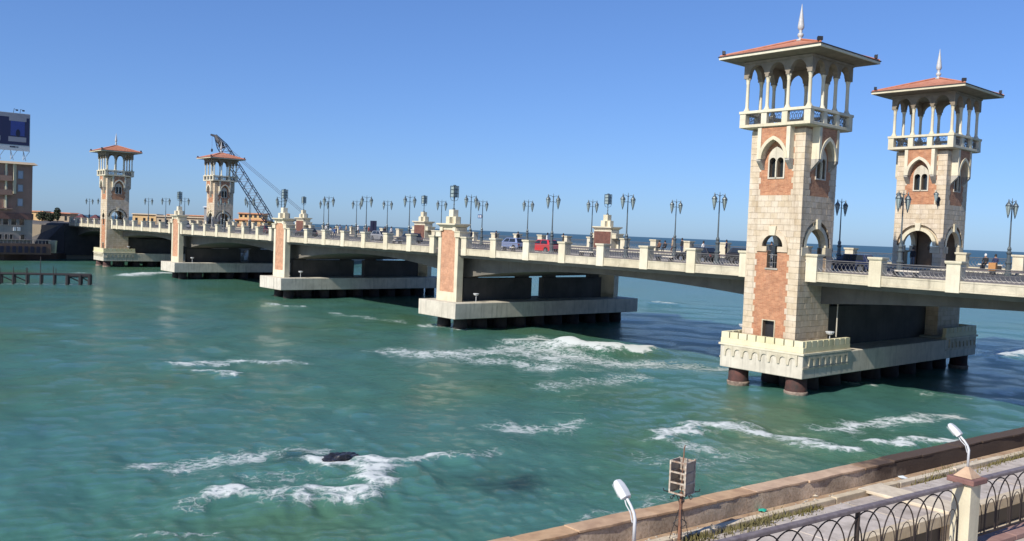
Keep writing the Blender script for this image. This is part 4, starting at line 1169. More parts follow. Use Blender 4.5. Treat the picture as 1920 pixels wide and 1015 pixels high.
for row, v, side in ((ROWC, 6.5, 'coast side'), (ROWS, 20.2, 'seaward side')):
    for x, d in row:
        lab = f'{side} twin lantern lamp post {d}'
        loc = (x, v, 9.05 + fall(v) - (0.0 if v < 10 else 0.12))
        if lp_first: lp0.location = loc; lp0['label'] = lab; lp_first = False
        else: dup(lp0, loc, 0, lab)
sg = thing('pole_sign', 'small blue and white sign high on a seaward lamp post', 'sign', (-63.2, 20.2, 13.0))
MB().box(-1.0, -0.08, -0.02, 0.02, 0, 0.55).build('sign_board', plain('blue sign', (0.03, 0.06, 0.16), 0.5), sg)
MB().box(-0.85, -0.62, -0.025, -0.021, 0.1, 0.45).build('white_mark', M['white'], sg); MB().box(-0.45, -0.22, -0.025, -0.021, 0.1, 0.45).build('white_mark', M['white'], sg)
MB().box(-0.08, 0.08, -0.03, 0.03, 0.1, 0.4).build('clamp', M['darkmetal'], sg)

# ------------------------------------------------------------------ benches, floodlight bowls, cars, people
def bench():
    t = thing('bench', 'x', 'bench', (0, 0, 0), 0, 'stone benches on the bridge walkways')
    MB().box(-1.05, 1.05, -0.24, 0.24, 0.42, 0.53).build('seat', M['benchstone'], t, bevel=0.02)
    for s_ in (-1, 1):
        MB().frustum(s_ * 0.72 - 0.14, s_ * 0.72 + 0.14, -0.22, 0.22, 0, s_ * 0.72 - 0.10, s_ * 0.72 + 0.10, -0.2, 0.2, 0.417).build('leg', M['darkmetal'], t)
    return t
bn = bench()
BEN = [((5.32, 4.0, 9.12), 'pale stone bench in front of the seaward near tower'), ((-16.6, 4.0, 9.12), 'pale stone bench just left of the nearest tower'), ((-26.4, 4.0, 9.12), 'pale stone bench in the third bay left of the nearest tower'),
       ((-38.2, 4.0, 9.12), 'pale stone bench right of the first brick pillar'), ((-60.2, 4.0, 9.12), 'pale stone bench left of the first brick pillar'), ((2.5, 26.4, 9.54), 'bench with two people seated, right of the seaward near tower')]
for i, (loc, lab) in enumerate(BEN):
    if i == 0: bn.location = loc; bn['label'] = lab
    else: dup(bn, loc, 0, lab)

def bowl():
    t = thing('floodlight_bowl', 'x', 'floodlight', (0, 0, 0), 0, 'bowl floodlights standing on the pier bases')
    MB().tube([(0, 0, 0), (0, 0, 0.75)], 0.035, 6).build('stand', M['white'], t)
    MB().lathe([(0.05, 0.72), (0.25, 0.80), (0.34, 0.95), (0.34, 1.0), (0.1, 1.02)], 12).build('reflector', M['white'], t)
    return t
bw = bowl()
for i, (loc, lab) in enumerate([((-0.55, 4.6, 3.6), 'white bowl floodlight on the near tower pier, right of the tower'), ((-6.75, 2.2, 3.6), 'white bowl floodlight on the near tower pier, left of the tower'),
                               ((P3 + 2.6, 4.2, 3.115), 'white floodlight on the first slab pier beside its brick pillar'), ((P2 + 2.6, 4.2, 3.115), 'white floodlight on the midway slab pier beside its brick pillar'),
                               ((P1 + 2.6, 4.2, 3.115), 'white floodlight on the last slab pier before the far towers'), ((TF + 2.9, 5.5, 3.6), 'white floodlight on the far towers\' pier')]):
    if i == 0: bw.location = loc; bw['label'] = lab
    else: dup(bw, loc, 0, lab)
dp = tag(MB().tube([(0, 0, 0), (0, 0, 6.0), (0.25, 0, 6.1)], 0.05, 6).build('drain_pipe', M['concrete_pale'], None, (-0.55, 5.55, 3.06)), 'thin vertical drain pipe under the deck beside the nearest tower', 'pipe')

def car(paint, label, kind, loc, rz, dark=False):
    t = thing('parked_car' if 'parked' in label else 'car', label, 'car', loc, rz, 'cars on the bridge road')
    L, Wd = (4.1, 1.68)
    side = [(-2.05, 0.42), (-2.02, 0.75), (-1.85, 0.86), (-0.95, 0.95), (1.75, 0.97), (2.0, 0.86), (2.05, 0.45), (1.98, 0.28)]
    def wheel_notch(cx): return [(cx + 0.36 * math.cos(a), 0.30 + 0.36 * math.sin(a)) for a in np.linspace(0, math.pi, 9)]
    low = side + [(1.68, 0.22)] + [(x, max(z, 0.22)) for x, z in wheel_notch(1.28)] + [(0.9, 0.22), (-0.88, 0.22)] + [(x, max(z, 0.22)) for x, z in wheel_notch(-1.27)] + [(-1.66, 0.22), (-1.98, 0.26)]
    b_ = MB().plate(low, [], Wd / 2, -Wd / 2, XZ)
    b_.build('body', paint, t, bevel=0.05)
    c = MB().frustum(-0.95 if kind != 'hatch' else -0.9, 1.85, -0.78, 0.78, 0.955, -0.30, 1.45, -0.62, 0.62, 1.46)
    c.build('cabin', paint, t, bevel=0.05)
    g_ = MB()
    for s_ in (-1, 1):
        for (a0, a1, b0, b1) in ((-0.68, 0.32, -0.2, 0.32), (0.42, 1.5, 0.42, 1.32)):
            g_.add([(a0, s_ * 0.772, 1.0), (a1, s_ * 0.772, 1.0), (b1, s_ * 0.652, 1.40), (b0, s_ * 0.652, 1.40)], [(0, 1, 2, 3)])
    g_.add([(-0.93, -0.68, 0.99), (-0.93, 0.68, 0.99), (-0.36, 0.56, 1.42), (-0.36, -0.56, 1.42)], [(0, 1, 2, 3)])
    g_.add([(1.855, -0.68, 1.0), (1.855, 0.68, 1.0), (1.515, 0.56, 1.41), (1.515, -0.56, 1.41)], [(0, 1, 2, 3)])
    for go in g_.build_each('window', M['glass_dark'], t):
        sol = go.modifiers.new('pane', 'SOLIDIFY'); sol.thickness = 0.03; sol.offset = 0
    for wx in (-1.27, 1.28):
        for s_ in (-1, 1):
            w_ = MB(); w_.tube([(wx, s_ * 0.66, 0.30), (wx, s_ * 0.83, 0.30)], 0.30, 14)
            wo = w_.build('wheel', M['rubber'], t)
            MB().tube([(wx, s_ * 0.80, 0.30), (wx, s_ * 0.845, 0.30)], 0.19, 10).build('rim', M['chrome'], wo)
    for s_ in (-1, 1):
        MB().box(-2.055, -1.96, s_ * 0.58 - 0.17, s_ * 0.58 + 0.17, 0.62, 0.76).build('headlight', M['headlamp'], t)
        MB().box(1.97, 2.055, s_ * 0.66 - 0.11, s_ * 0.66 + 0.11, 0.62, 0.84).build('taillight', M['taillamp'], t)
    MB().box(-2.10, -2.0, -0.8, 0.8, 0.32, 0.50).build('bumper', M['darkmetal'], t, bevel=0.02)
    MB().box(2.0, 2.10, -0.8, 0.8, 0.32, 0.50).build('bumper', M['darkmetal'], t, bevel=0.02)
    return t
zr = lambda v: 8.93 + fall(v)
car(carpaint('red car paint', (0.55, 0.025, 0.03)), 'bright red hatchback on the bridge road, right of the first brick pillar', 'hatch', (-38.6, 9.4, zr(9.4)), 0)
car(carpaint('pale blue car paint', (0.20, 0.25, 0.42)), 'dull blue car on the bridge behind the red one', 'sedan', (-45.2, 10.4, zr(10.4)), 0)
car(carpaint('black car paint', (0.012, 0.012, 0.015)), 'black car on the bridge road just left of the nearest tower', 'sedan', (-17.6, 10.0, zr(10)), 0)
car(carpaint('dark grey car paint', (0.03, 0.03, 0.035)), 'dark grey car half hidden by the lamp post left of the nearest tower', 'sedan', (-14.2, 13.4, zr(13.4)), math.pi)
car(carpaint('navy car paint', (0.012, 0.02, 0.06)), 'navy car seen behind the railing right of the nearest tower', 'sedan', (-2.6, 11.0, zr(11)), 0)
car(carpaint('silver car paint', (0.45, 0.45, 0.46)), 'silver car near the far towers', 'sedan', (-150, 10.0, zr(10)), 0)

for i_, (x_, v_, c_, lb) in enumerate([(-66.5, 10.2, (0.03, 0.035, 0.05), 'dark blue grey car on the bridge, just right of the midway brick pillar'), (-79.0, 13.6, (0.25, 0.25, 0.26), 'grey car on the far lane right of the midway brick pillar'),
        (-96.0, 10.2, (0.02, 0.02, 0.022), 'black car on the bridge left of the midway brick pillar'), (-104.0, 10.6, (0.30, 0.30, 0.31), 'light grey car behind the black one left of the midway pillar'), (-118.0, 13.5, (0.10, 0.02, 0.02), 'dark red car before the last brick pillar')]):
    car(carpaint('car paint', c_), lb, 'sedan', (x_, v_, zr(v_)), 0 if v_ < 12 else math.pi)
def person_mesh(name, verts, edges, radii):
    me = bpy.data.meshes.new(name); me.from_pydata(verts, edges, []); me.update()
    o = bpy.data.objects.new(name, me); COL.objects.link(o)
    sk = o.modifiers.new('skin', 'SKIN'); sk.use_smooth_shade = True
    for v, r in zip(me.skin_vertices[0].data, radii): v.radius = r
    me.skin_vertices[0].data[0].use_root = True
    su = o.modifiers.new('sub', 'SUBSURF'); su.levels = 1
    dg = bpy.context.evaluated_depsgraph_get()
    res = bpy.data.meshes.new_from_object(o.evaluated_get(dg))
    bpy.data.objects.remove(o)
    return res
def standing(stride=0.12):
    v = [(0, 0, 0.95), (0, 0, 1.15), (0, 0.0, 1.38), (0, 0, 1.50), (0, 0.02, 1.60), (0, 0.02, 1.74),
         (-0.19, 0, 1.40), (-0.26, 0.02, 1.13), (-0.25, 0.10, 0.90), (-0.24, 0.13, 0.80), (0.19, 0, 1.40), (0.26, -0.02, 1.13), (0.25, 0.04, 0.90), (0.24, 0.06, 0.80),
         (-0.10, 0, 0.88), (-0.11, stride, 0.50), (-0.11, stride * 0.6, 0.09), (-0.12, stride * 0.6 + 0.16, 0.05),
         (0.10, 0, 0.88), (0.11, -stride * 0.3, 0.50), (0.11, -stride, 0.09), (0.12, -stride + 0.16, 0.05)]
    e_ = [(0, 1), (1, 2), (2, 3), (3, 4), (4, 5), (2, 6), (6, 7), (7, 8), (8, 9), (2, 10), (10, 11), (11, 12), (12, 13), (0, 14), (14, 15), (15, 16), (16, 17), (0, 18), (18, 19), (19, 20), (20, 21)]
    r = [(0.15, 0.11), (0.15, 0.11), (0.17, 0.12), (0.065, 0.065), (0.095, 0.10), (0.08, 0.09), (0.07, 0.07), (0.05, 0.05), (0.035, 0.035), (0.04, 0.03), (0.07, 0.07), (0.05, 0.05), (0.035, 0.035), (0.04, 0.03),
         (0.095, 0.095), (0.065, 0.065), (0.045, 0.045), (0.04, 0.035), (0.095, 0.095), (0.065, 0.065), (0.045, 0.045), (0.04, 0.035)]
    return person_mesh('body', v, e_, r)
def sitting():
    v = [(0, 0, 0.58), (0, -0.02, 0.80), (0, 0.0, 1.02), (0, 0.02, 1.14), (0, 0.05, 1.24), (0, 0.05, 1.37),
         (-0.19, 0, 1.03), (-0.25, 0.06, 0.78), (-0.17, 0.28, 0.68), (-0.14, 0.36, 0.66), (0.19, 0, 1.03), (0.25, 0.06, 0.78), (0.17, 0.28, 0.68), (0.14, 0.36, 0.66),
         (-0.10, 0.08, 0.57), (-0.12, 0.46, 0.56), (-0.12, 0.45, 0.09), (-0.13, 0.61, 0.05), (0.10, 0.08, 0.57), (0.12, 0.46, 0.56), (0.12, 0.45, 0.09), (0.13, 0.61, 0.05)]
    e_ = [(0, 1), (1, 2), (2, 3), (3, 4), (4, 5), (2, 6), (6, 7), (7, 8), (8, 9), (2, 10), (10, 11), (11, 12), (12, 13), (0, 14), (14, 15), (15, 16), (16, 17), (0, 18), (18, 19), (19, 20), (20, 21)]
    r = [(0.15, 0.11), (0.15, 0.11), (0.17, 0.12), (0.065, 0.065), (0.095, 0.10), (0.08, 0.09), (0.07, 0.07), (0.05, 0.05), (0.035, 0.035), (0.04, 0.03), (0.07, 0.07), (0.05, 0.05), (0.035, 0.035), (0.04, 0.03),
         (0.095, 0.095), (0.065, 0.065), (0.045, 0.045), (0.04, 0.035), (0.095, 0.095), (0.065, 0.065), (0.045, 0.045), (0.04, 0.035)]
    return person_mesh('body', v, e_, r)
BODY = {'stand': standing(0.05), 'walk': standing(0.22), 'sit': sitting()}
CUT = {'stand': (0.93, 1.47), 'walk': (0.93, 1.47), 'sit': (0.62, 1.10)}
SKIN = plain('skin', (0.36, 0.20, 0.13), 0.6); HAIR = plain('black hair', (0.012, 0.01, 0.009), 0.6)
CLOTH = {}
def cloth(c):
    if c not in CLOTH: CLOTH[c] = plain('cloth', c, 0.85)
    return CLOTH[c]
BLK, NVY, WHT, BRN, TAN_, RED, BLU, GRY = (0.015, 0.015, 0.018), (0.02, 0.025, 0.07), (0.7, 0.69, 0.66), (0.13, 0.06, 0.035), (0.34, 0.25, 0.16), (0.35, 0.03, 0.03), (0.06, 0.12, 0.28), (0.16, 0.16, 0.17)
hair_stand = MB().lathe([(0.102, 1.60), (0.112, 1.68), (0.10, 1.76), (0.06, 1.82), (0.01, 1.84)], 10, (0, 0.0, 0)).mesh('hair', HAIR, smooth=True)
def person(pose, top, legs, loc, rz, label, scarf=None):
    t = thing('person', label, 'person', loc, rz, 'people on the bridge')
    me = BODY[pose].copy()
    me.materials.clear()
    for c in (SKIN, cloth(top), cloth(legs)): me.materials.append(c)
    lo_, hi_ = CUT[pose]
    for p in me.polygons:
        z_, y_ = p.center.z, p.center.y
        k = 0
        if z_ < lo_ and (pose != 'sit' or y_ > 0.0 or z_ < 0.62): k = 2
        if lo_ <= z_ < hi_: k = 1
        if pose != 'sit' and abs(p.center.x) > 0.2 and z_ < 0.93: k = 0 if z_ < 0.87 else 1
        if pose == 'sit' and z_ > 0.63 and z_ < 0.70 and y_ > 0.3 and abs(p.center.x) < 0.2 and z_ > 0.64: k = 0
        p.material_index = k
    o = bpy.data.objects.new('body', me); COL.objects.link(o); o.parent = t
    h = inst(hair_stand, 'hair' if not scarf else 'headscarf', t, (0, 0.0 if pose != 'sit' else 0.03, 0 if pose != 'sit' else -0.37))
    if scarf:
        h.data = hair_stand.copy(); h.data.materials.clear(); h.data.materials.append(cloth(scarf))
    return t
zs = 9.09 + fall(25)
PEOPLE = [('sit', BRN, BLK, (-35.0, 25.3, zs), math.pi, 'person in a brown jacket, leftmost of the group sitting along the seaward parapet', None),
 ('sit', BLK, BLK, (-34.2, 25.4, zs), math.pi, 'person in black, second from left in the group along the seaward parapet', None),
 ('stand', TAN_, BRN, (-33.4, 25.8, zs), 2.6, 'person in a tan top standing in the group along the seaward parapet', BRN),
 ('sit', BRN, BRN, (-32.7, 25.3, zs), math.pi, 'person in brown clothes, near the right end of the group along the parapet', BRN),
 ('stand', BLK, NVY, (-31.9, 25.7, zs), 2.9, 'person in black standing at the right end of the group, by a lamp post', None),
 ('walk', WHT, WHT, (-25.6, 21.5, 8.94 + fall(21.5)), 1.6, 'person all in white walking right of the parapet group', None),
 ('stand', NVY, BLK, (-25.0, 24.9, zs), 2.0, 'person in navy standing just right of the person in white', BLK),
 ('stand', WHT, NVY, (-20.0, 24.5, zs), 2.8, 'person in a white shirt behind the black car', None),
 ('stand', BLK, GRY, (-19.2, 24.9, zs), 3.3, 'person in black and grey behind the black car', None),
 ('stand', RED, BLK, (-18.4, 24.9, zs), 2.4, 'person in a dark red top behind the black car', BLK),
 ('walk', BLK, BLK, (-11.8, 24.0, zs), 1.5, 'person in black at the left edge of the nearest tower', WHT),
 ('walk', BLK, NVY, (-59.7, 24.0, zs), 1.6, 'person in black walking above the dull blue car', None),
 ('stand', WHT, BLK, (-54.2, 24.6, zs), 3.0, 'person in white standing behind the red car', None),
 ('stand', BLK, BLK, (-51.1, 24.6, zs), 2.5, 'person in black standing just right of the red car', None),
 ('walk', WHT, NVY, (-92.7, 24.2, zs), 1.7, 'person in a white top between the two middle seaward pillars', None),
 ('walk', BLU, NVY, (-90.3, 12.0, 8.93 + fall(12)), 1.4, 'person in blue walking on the road left of the midway pillar', None),
 ('walk', WHT, BLK, (-91.6, 12.0, 8.93 + fall(12)), 1.4, 'person in white beside the one in blue, left of the midway pillar', None),
 ('stand', BRN, BLK, (-100.4, 25.0, zs), 3.0, 'person in brown in the distant crowd under the black notice board', BRN),
 ('stand', RED, NVY, (-101.6, 25.2, zs), 2.6, 'person in red in the distant crowd left of the notice board', None),
 ('stand', GRY, BLK, (-103.0, 25.2, zs), 3.3, 'person in grey in the distant crowd left of the notice board', None),
 ('walk', WHT, BRN, (-105.0, 25.0, zs), 1.4, 'person in white and brown in the distant crowd', WHT),
 ('stand', BLK, BLK, (-107.2, 25.0, zs), 2.8, 'person in black in the distant crowd beside a seaward lamp', None),
 ('stand', TAN_, NVY, (-109.2, 25.0, zs), 3.0, 'person in tan, leftmost of the distant crowd', None),
 ('stand', BLK, BLK, (-66.0, 25.2, zs), 2.8, 'person in black leaning by the parapet behind the sign lamp', None),
 ('walk', NVY, GRY, (-70.5, 24.0, zs), 1.6, 'person in navy and grey walking left of the sign lamp', None),
 ('stand', WHT, BLK, (-77.0, 25.0, zs), 3.0, 'person in white and black right of the second seaward pillar', BLK),
 ('stand', BRN, NVY, (-79.0, 25.3, zs), 2.7, 'person in brown and navy right of the second seaward pillar', None),
 ('walk', BLK, TAN_, (-95.4, 24.6, zs), 1.5, 'person in black and tan just right of the notice board', None),
 ('stand', BLU, BLK, (-111.5, 25.0, zs), 3.0, 'person in blue before the third seaward pillar', None),
 ('stand', BLK, NVY, (-113.0, 25.2, zs), 2.6, 'person in black and navy before the third seaward pillar', BLK),
 ('walk', WHT, GRY, (-115.5, 24.4, zs), 1.5, 'person in white and grey walking towards the third seaward pillar', None),
 ('sit', BLK, BLK, (2.05, 26.35, zs + 0.03), math.pi, 'person in black sitting on the bench right of the near towers, left one', WHT),
 ('sit', NVY, BLK, (2.9, 26.35, zs + 0.03), math.pi, 'person in navy sitting on the bench right of the near towers, right one', None),
 ('stand', BLK, GRY, (-3.2, 23.4, zs), 3.1, 'person in black standing in the arch of the seaward near tower', None)]
for a in PEOPLE: person(*a)
nb = thing('notice_board', 'black notice board standing among the distant crowd on the bridge', 'notice board', (-98.2, 24.0, zs))
MB().box(-0.95, 0.95, -0.06, 0.06, 0.9, 2.7).build('board', M['posterdark'], nb)
MB().box(-0.8, -0.7, -0.05, 0.05, 0, 0.897).build('leg', M['darkmetal'], nb); MB().box(0.7, 0.8, -0.05, 0.05, 0, 0.897).build('leg', M['darkmetal'], nb)
bx = thing('junction_box', 'small orange box at the foot of the rightmost seaward lamp post', 'box', (5.2, 19.7, 9.3))
MB().box(-0.28, 0.28, -0.2, 0.2, 0.35, 1.0).build('box_body', plain('orange cardboard', (0.42, 0.20, 0.07), 0.8), bx); MB().box(-0.2, 0.2, -0.15, 0.15, 0, 0.347).build('stand', M['darkmetal'], bx)

# ------------------------------------------------------------------ foreground: sea wall, terrace, railing
def X_sea(y): return 19.58 + 0.0785 * (y + 45.56)
def X_in(y): return 20.32 + 0.0785 * (y + 43.1)
def X_kerb(y): return 21.36 + 0.083 * (y + 36.6)
def X_roof(y): return 24.0 + 0.09 * (y + 36.0)
def X_rail(y): return 26.97 + 0.105 * (y + 38.76)
YA, YB = -78.0, 12.0
def strip(f0, f1, ya, yb, z0, z1, mb=None, m=0):
    mb = mb or MB()
    n = 1
    c = [(f0(ya), ya, z0), (f1(ya), ya, z0), (f1(yb), yb, z0), (f0(yb), yb, z0), (f0(ya), ya, z1), (f1(ya), ya, z1), (f1(yb), yb, z1), (f0(yb), yb, z1)]
    return mb.add(c, [(3, 2, 1, 0), (4, 5, 6, 7), (0, 1, 5, 4), (1, 2, 6, 5), (2, 3, 7, 6), (3, 0, 4, 7)], m)

def seawall_mat():
    m, nt, b = new_mat('rubble sea wall')
    L = nt.links
    geo = N(nt, 'ShaderNodeNewGeometry'); pos = geo.outputs['Position']
    vo = nt.nodes.new('ShaderNodeTexVoronoi'); vo.inputs['Scale'].default_value = 11.0; L.new(pos, vo.inputs['Vector'])
    n1 = N(nt, 'ShaderNodeTexNoise', Scale=13.0, Detail=8.0, Roughness=0.78); L.new(pos, n1.inputs['Vector'])
    n2 = N(nt, 'ShaderNodeTexNoise', Scale=0.8, Detail=3.0); L.new(pos, n2.inputs['Vector'])
    r = ramp(nt, [(0.30, (0.20, 0.14, 0.09)), (0.46, (0.58, 0.44, 0.30)), (0.68, (0.76, 0.62, 0.46))]); L.new(n1.outputs['Fac'], r.inputs[0])
    r2 = ramp(nt, [(0.40, (0.6, 0.6, 0.6)), (0.6, (1.05, 1.05, 1.05))]); L.new(n2.outputs['Fac'], r2.inputs[0])
    cur = mixc(nt, 1.0, r.outputs[0], r2.outputs[0], 'MULTIPLY')
    L.new(wet(nt, pos, cur), b.inputs['Base Color'])
    b.inputs['Roughness'].default_value = 0.9
    bp = N(nt, 'ShaderNodeBump', Strength=0.30, Distance=0.012); L.new(vo.outputs['Distance'], bp.inputs['Height'])
    bp2 = N(nt, 'ShaderNodeBump', Strength=0.35, Distance=0.012); L.new(n1.outputs['Fac'], bp2.inputs['Height']); L.new(bp.outputs[0], bp2.inputs['Normal'])
    L.new(bp2.outputs[0], b.inputs['Normal'])
    return m
def wet(nt, pos, cur):
    """spray-soaked dark stain over the stretch of wall where waves break"""
    L = nt.links
    sx = N(nt, 'ShaderNodeSeparateXYZ'); L.new(pos, sx.inputs[0])
    nn = N(nt, 'ShaderNodeTexNoise', Scale=0.7, Detail=5.0, Roughness=0.65); L.new(pos, nn.inputs['Vector'])
    ad = N(nt, 'ShaderNodeMath', operation='MULTIPLY_ADD'); L.new(nn.outputs['Fac'], ad.inputs[0]); ad.inputs[1].default_value = 7.0; L.new(sx.outputs[1], ad.inputs[2])
    mr = N(nt, 'ShaderNodeMapRange'); L.new(ad.outputs[0], mr.inputs[0]); mr.inputs[1].default_value = -29.2; mr.inputs[2].default_value = -26.5
    mr.inputs[4].default_value = 0.95
    return mixc(nt, mr.outputs[0], cur, (0.05, 0.03, 0.02))
M['seawall'] = seawall_mat()
def wet_coping():
    m = M['coping'].copy(); m.name = 'sandstone coping with spray stain'
    nt = m.node_tree
    b = [n for n in nt.nodes if n.type == 'BSDF_PRINCIPLED'][0]
    src = b.inputs['Base Color'].links[0].from_socket
    geo = [n for n in nt.nodes if n.type == 'NEW_GEOMETRY'][0]
    nt.links.new(wet(nt, geo.outputs['Position'], src), b.inputs['Base Color'])
    return m
M['coping_wet'] = wet_coping()

sw = thing('sea_wall', 'low rubble sea wall with salmon stone coping along the promenade, dark and wet at right', 'wall', (20.5, -40, 3.9))
lo = (-20.5, 40, -3.9)
body = MB()
ny, nz = 360, 9
ys = np.linspace(YA, YB, ny)
g2 = np.random.default_rng(5)
for i, y in enumerate(ys):
    for j in range(nz):
        z = 3.75 + (4.27 - 3.75) * j / (nz - 1)
        d = 0.0
        body.v.append((X_in(y) - 0.02 + d, y, z))
for i in range(ny - 1):
    for j in range(nz - 1):
        a = i * nz + j
        body.f.append((a, a + nz, a + nz + 1, a + 1)); body.mi.append(0)
body.build('rubble_face', M['seawall'], sw, lo, recalc=False)
strip(lambda y: X_sea(y) + 0.05, lambda y: X_in(y) - 0.12, YA, YB, -3.0, 4.27).build('wall_core', M['seawall'], sw, lo)
y = YA
while y < YB:
    l = random.uniform(1.5, 2.9)
    dz = random.uniform(-0.012, 0.012); dx = random.uniform(-0.025, 0.025)
    yb = min(y + l, YB)
    m = MB()
    nsub = 6
    # slightly worn edges: polygon outline with noise
    left = [(X_sea(q) + dx + random.uniform(-0.02, 0.02), q) for q in np.linspace(y + 0.012, yb - 0.012, nsub)]
    right = [(X_in(q) + dx + random.uniform(-0.03, 0.03), q) for q in np.linspace(yb - 0.012, y + 0.012, nsub)]
    poly = left + right
    m.plate([(p[0], p[1]) for p in poly], [], 4.275 + dz, 4.345 + dz, lambda s, d, z: (s, z, d))
    m.build('coping_stone', M['coping_wet'], sw, lo, bevel=0.012)
    y = yb

soil = strip(X_in, lambda y: X_kerb(y) - 0.02, YA, YB, 3.0, 3.80).build('soil', M['soil']); tag(soil, kind='structure')
# terrace roof of the beach cabins
ter = thing('cabin_terrace', 'flat roofed row of beach cabins below the promenade railing, grey slab roof', 'building', (23, -36, 3.9))
lo = (-23, 36, -3.9)
strip(X_kerb, lambda y: X_roof(y) - 0.25, YA, YB, 1.2, 3.78).build('cabin_body', M['kerbcream'], ter, lo)
y = YA
i = 0
while y < YB:
    l = 3.35
    yb = min(y + l, YB)
    raised = abs((y + yb) / 2 + 32.6) < 1.0
    dz = random.uniform(-0.008, 0.008)
    a_, c_ = y + 0.02, yb - 0.02
    strip(lambda q: X_kerb(q) + 0.42, lambda q: X_roof(q) - 0.30, a_, c_, 3.783, 3.90 + dz).build('roof_slab', M['terrace'], ter, lo, bevel=0.015)
    strip(lambda q: X_roof(q) - 0.295, lambda q: X_roof(q), a_, c_, 3.60, 3.915 + dz).build('roof_edge', M['kerbcream'], ter, lo, bevel=0.015)
    strip(lambda q: X_kerb(q), lambda q: X_kerb(q) + 0.22, a_, c_, 3.70, 3.975 + dz * 2).build('roof_kerb', M['kerbcream'], ter, lo, bevel=0.02)
    y = yb; i += 1
strip(lambda q: X_kerb(q) + 0.223, lambda q: X_kerb(q) + 0.417, YA, YB, 3.70, 3.81).build('gutter_channel', M['soil'], ter, lo)
yy = -32.4
strip(lambda q: X_kerb(q) - 0.05, lambda q: X_roof(q) + 0.02, yy - 0.55, yy + 0.55, 3.9, 4.0).build('raised_party_wall', M['kerbcream'], ter, lo, bevel=0.02)
# cabin fronts on the land side: piers, and black sheets painting the shade inside the openings
y = YA + 1
while y < YB:
    strip(lambda q: X_roof(q) - 0.247, lambda q: X_roof(q) - 0.12, y, y + 0.4, 3.0, 3.595).build('cabin_pier', M['kerbcream'], ter, lo)
    strip(lambda q: X_roof(q) - 0.247, lambda q: X_roof(q) - 0.20, y + 0.42, y + 6.28, 3.003, 3.59).build('cabin_opening', M['posterdark'], ter, lo)
    y += 6.3
alley = strip(lambda q: X_roof(q) - 0.3, lambda q: X_rail(q), YA, YB, 0.8, 3.0).build('alley', M['kerbcream']); tag(alley, kind='structure')
side = strip(lambda q: X_rail(q) - 0.30, lambda q: 70 + 0 * q, YA, YB, 1.0, 4.90).build('sidewalk', M['terrace']); tag(side, kind='structure')

def tuft(loc, n, spread, lab):
    m = MB()
    for _ in range(n):
        x0, y0 = random.gauss(0, spread[0]), random.gauss(0, spread[1])
        h = random.uniform(0.08, 0.26); a = random.uniform(0, 6.28); w = random.uniform(0.02, 0.045)
        dx, dy = math.cos(a) * w, math.sin(a) * w
        lx, ly = random.gauss(0, 0.07), random.gauss(0, 0.07)
        m.add([(x0 - dx, y0 - dy, 0), (x0 + dx, y0 + dy, 0), (x0 + lx, y0 + ly, h)], [(0, 1, 2)])
    o = m.build('weed_tuft', M['weed'], None, loc, recalc=False)
    return tag(o, lab, 'weeds', 'dry weeds in the terrace gutter', 'stuff')
tuft((21.62, -38.3, 3.82), 620, (0.16, 0.75), 'long strip of dry weeds along the terrace kerb, right of the rusty lantern post')
tuft((21.45, -40.5, 3.82), 320, (0.14, 0.35), 'small clump of dry weeds at the foot of the rusty lantern post')
tuft((21.85, -36.2, 3.8), 200, (0.12, 0.4), 'clump of dry weeds in the terrace gutter, mid way along')
tuft((22.15, -28.5, 3.8), 380, (0.10, 0.9), 'weeds beside the kerb left of the cream railing post')
tuft((22.7, -24.6, 3.8), 420, (0.12, 1.6), 'weeds along the kerb right of the cream railing post')
def litter(name, col, loc, lab, n=9, s=0.12):
    m = MB(); vs = []
    for k in range(n):
        a = 6.283 * k / n
        vs.append((s * math.cos(a) * random.uniform(0.6, 1.5), s * math.sin(a) * random.uniform(0.6, 1.5), random.uniform(0.01, 0.05)))
    vs.append((0, 0, s * 0.75))
    m.add(vs, [(k, (k + 1) % n, n) for k in range(n)] + [tuple(reversed(range(n)))])
    return tag(m.build(name, plain(name, col, 0.4), None, loc), lab, 'litter', 'litter by the sea wall')
litter('plastic_bag', (0.02, 0.33, 0.24), (20.95, -36.9, 3.81), 'crumpled green plastic bag at the foot of the sea wall')
litter('plastic_bag', (0.62, 0.66, 0.68), (21.55, -29.9, 3.81), 'crumpled white plastic bag beside the kerb, under the wet wall')
litter('paper_scrap', (0.60, 0.52, 0.40), (21.0, -34.3, 3.81), 'crumpled pale paper scrap on the sandy strip', s=0.08)
litter('paper_scrap', (0.6, 0.6, 0.58), (22.0, -25.6, 3.81), 'white scrap on the soil near the right end of the sea wall', s=0.07)

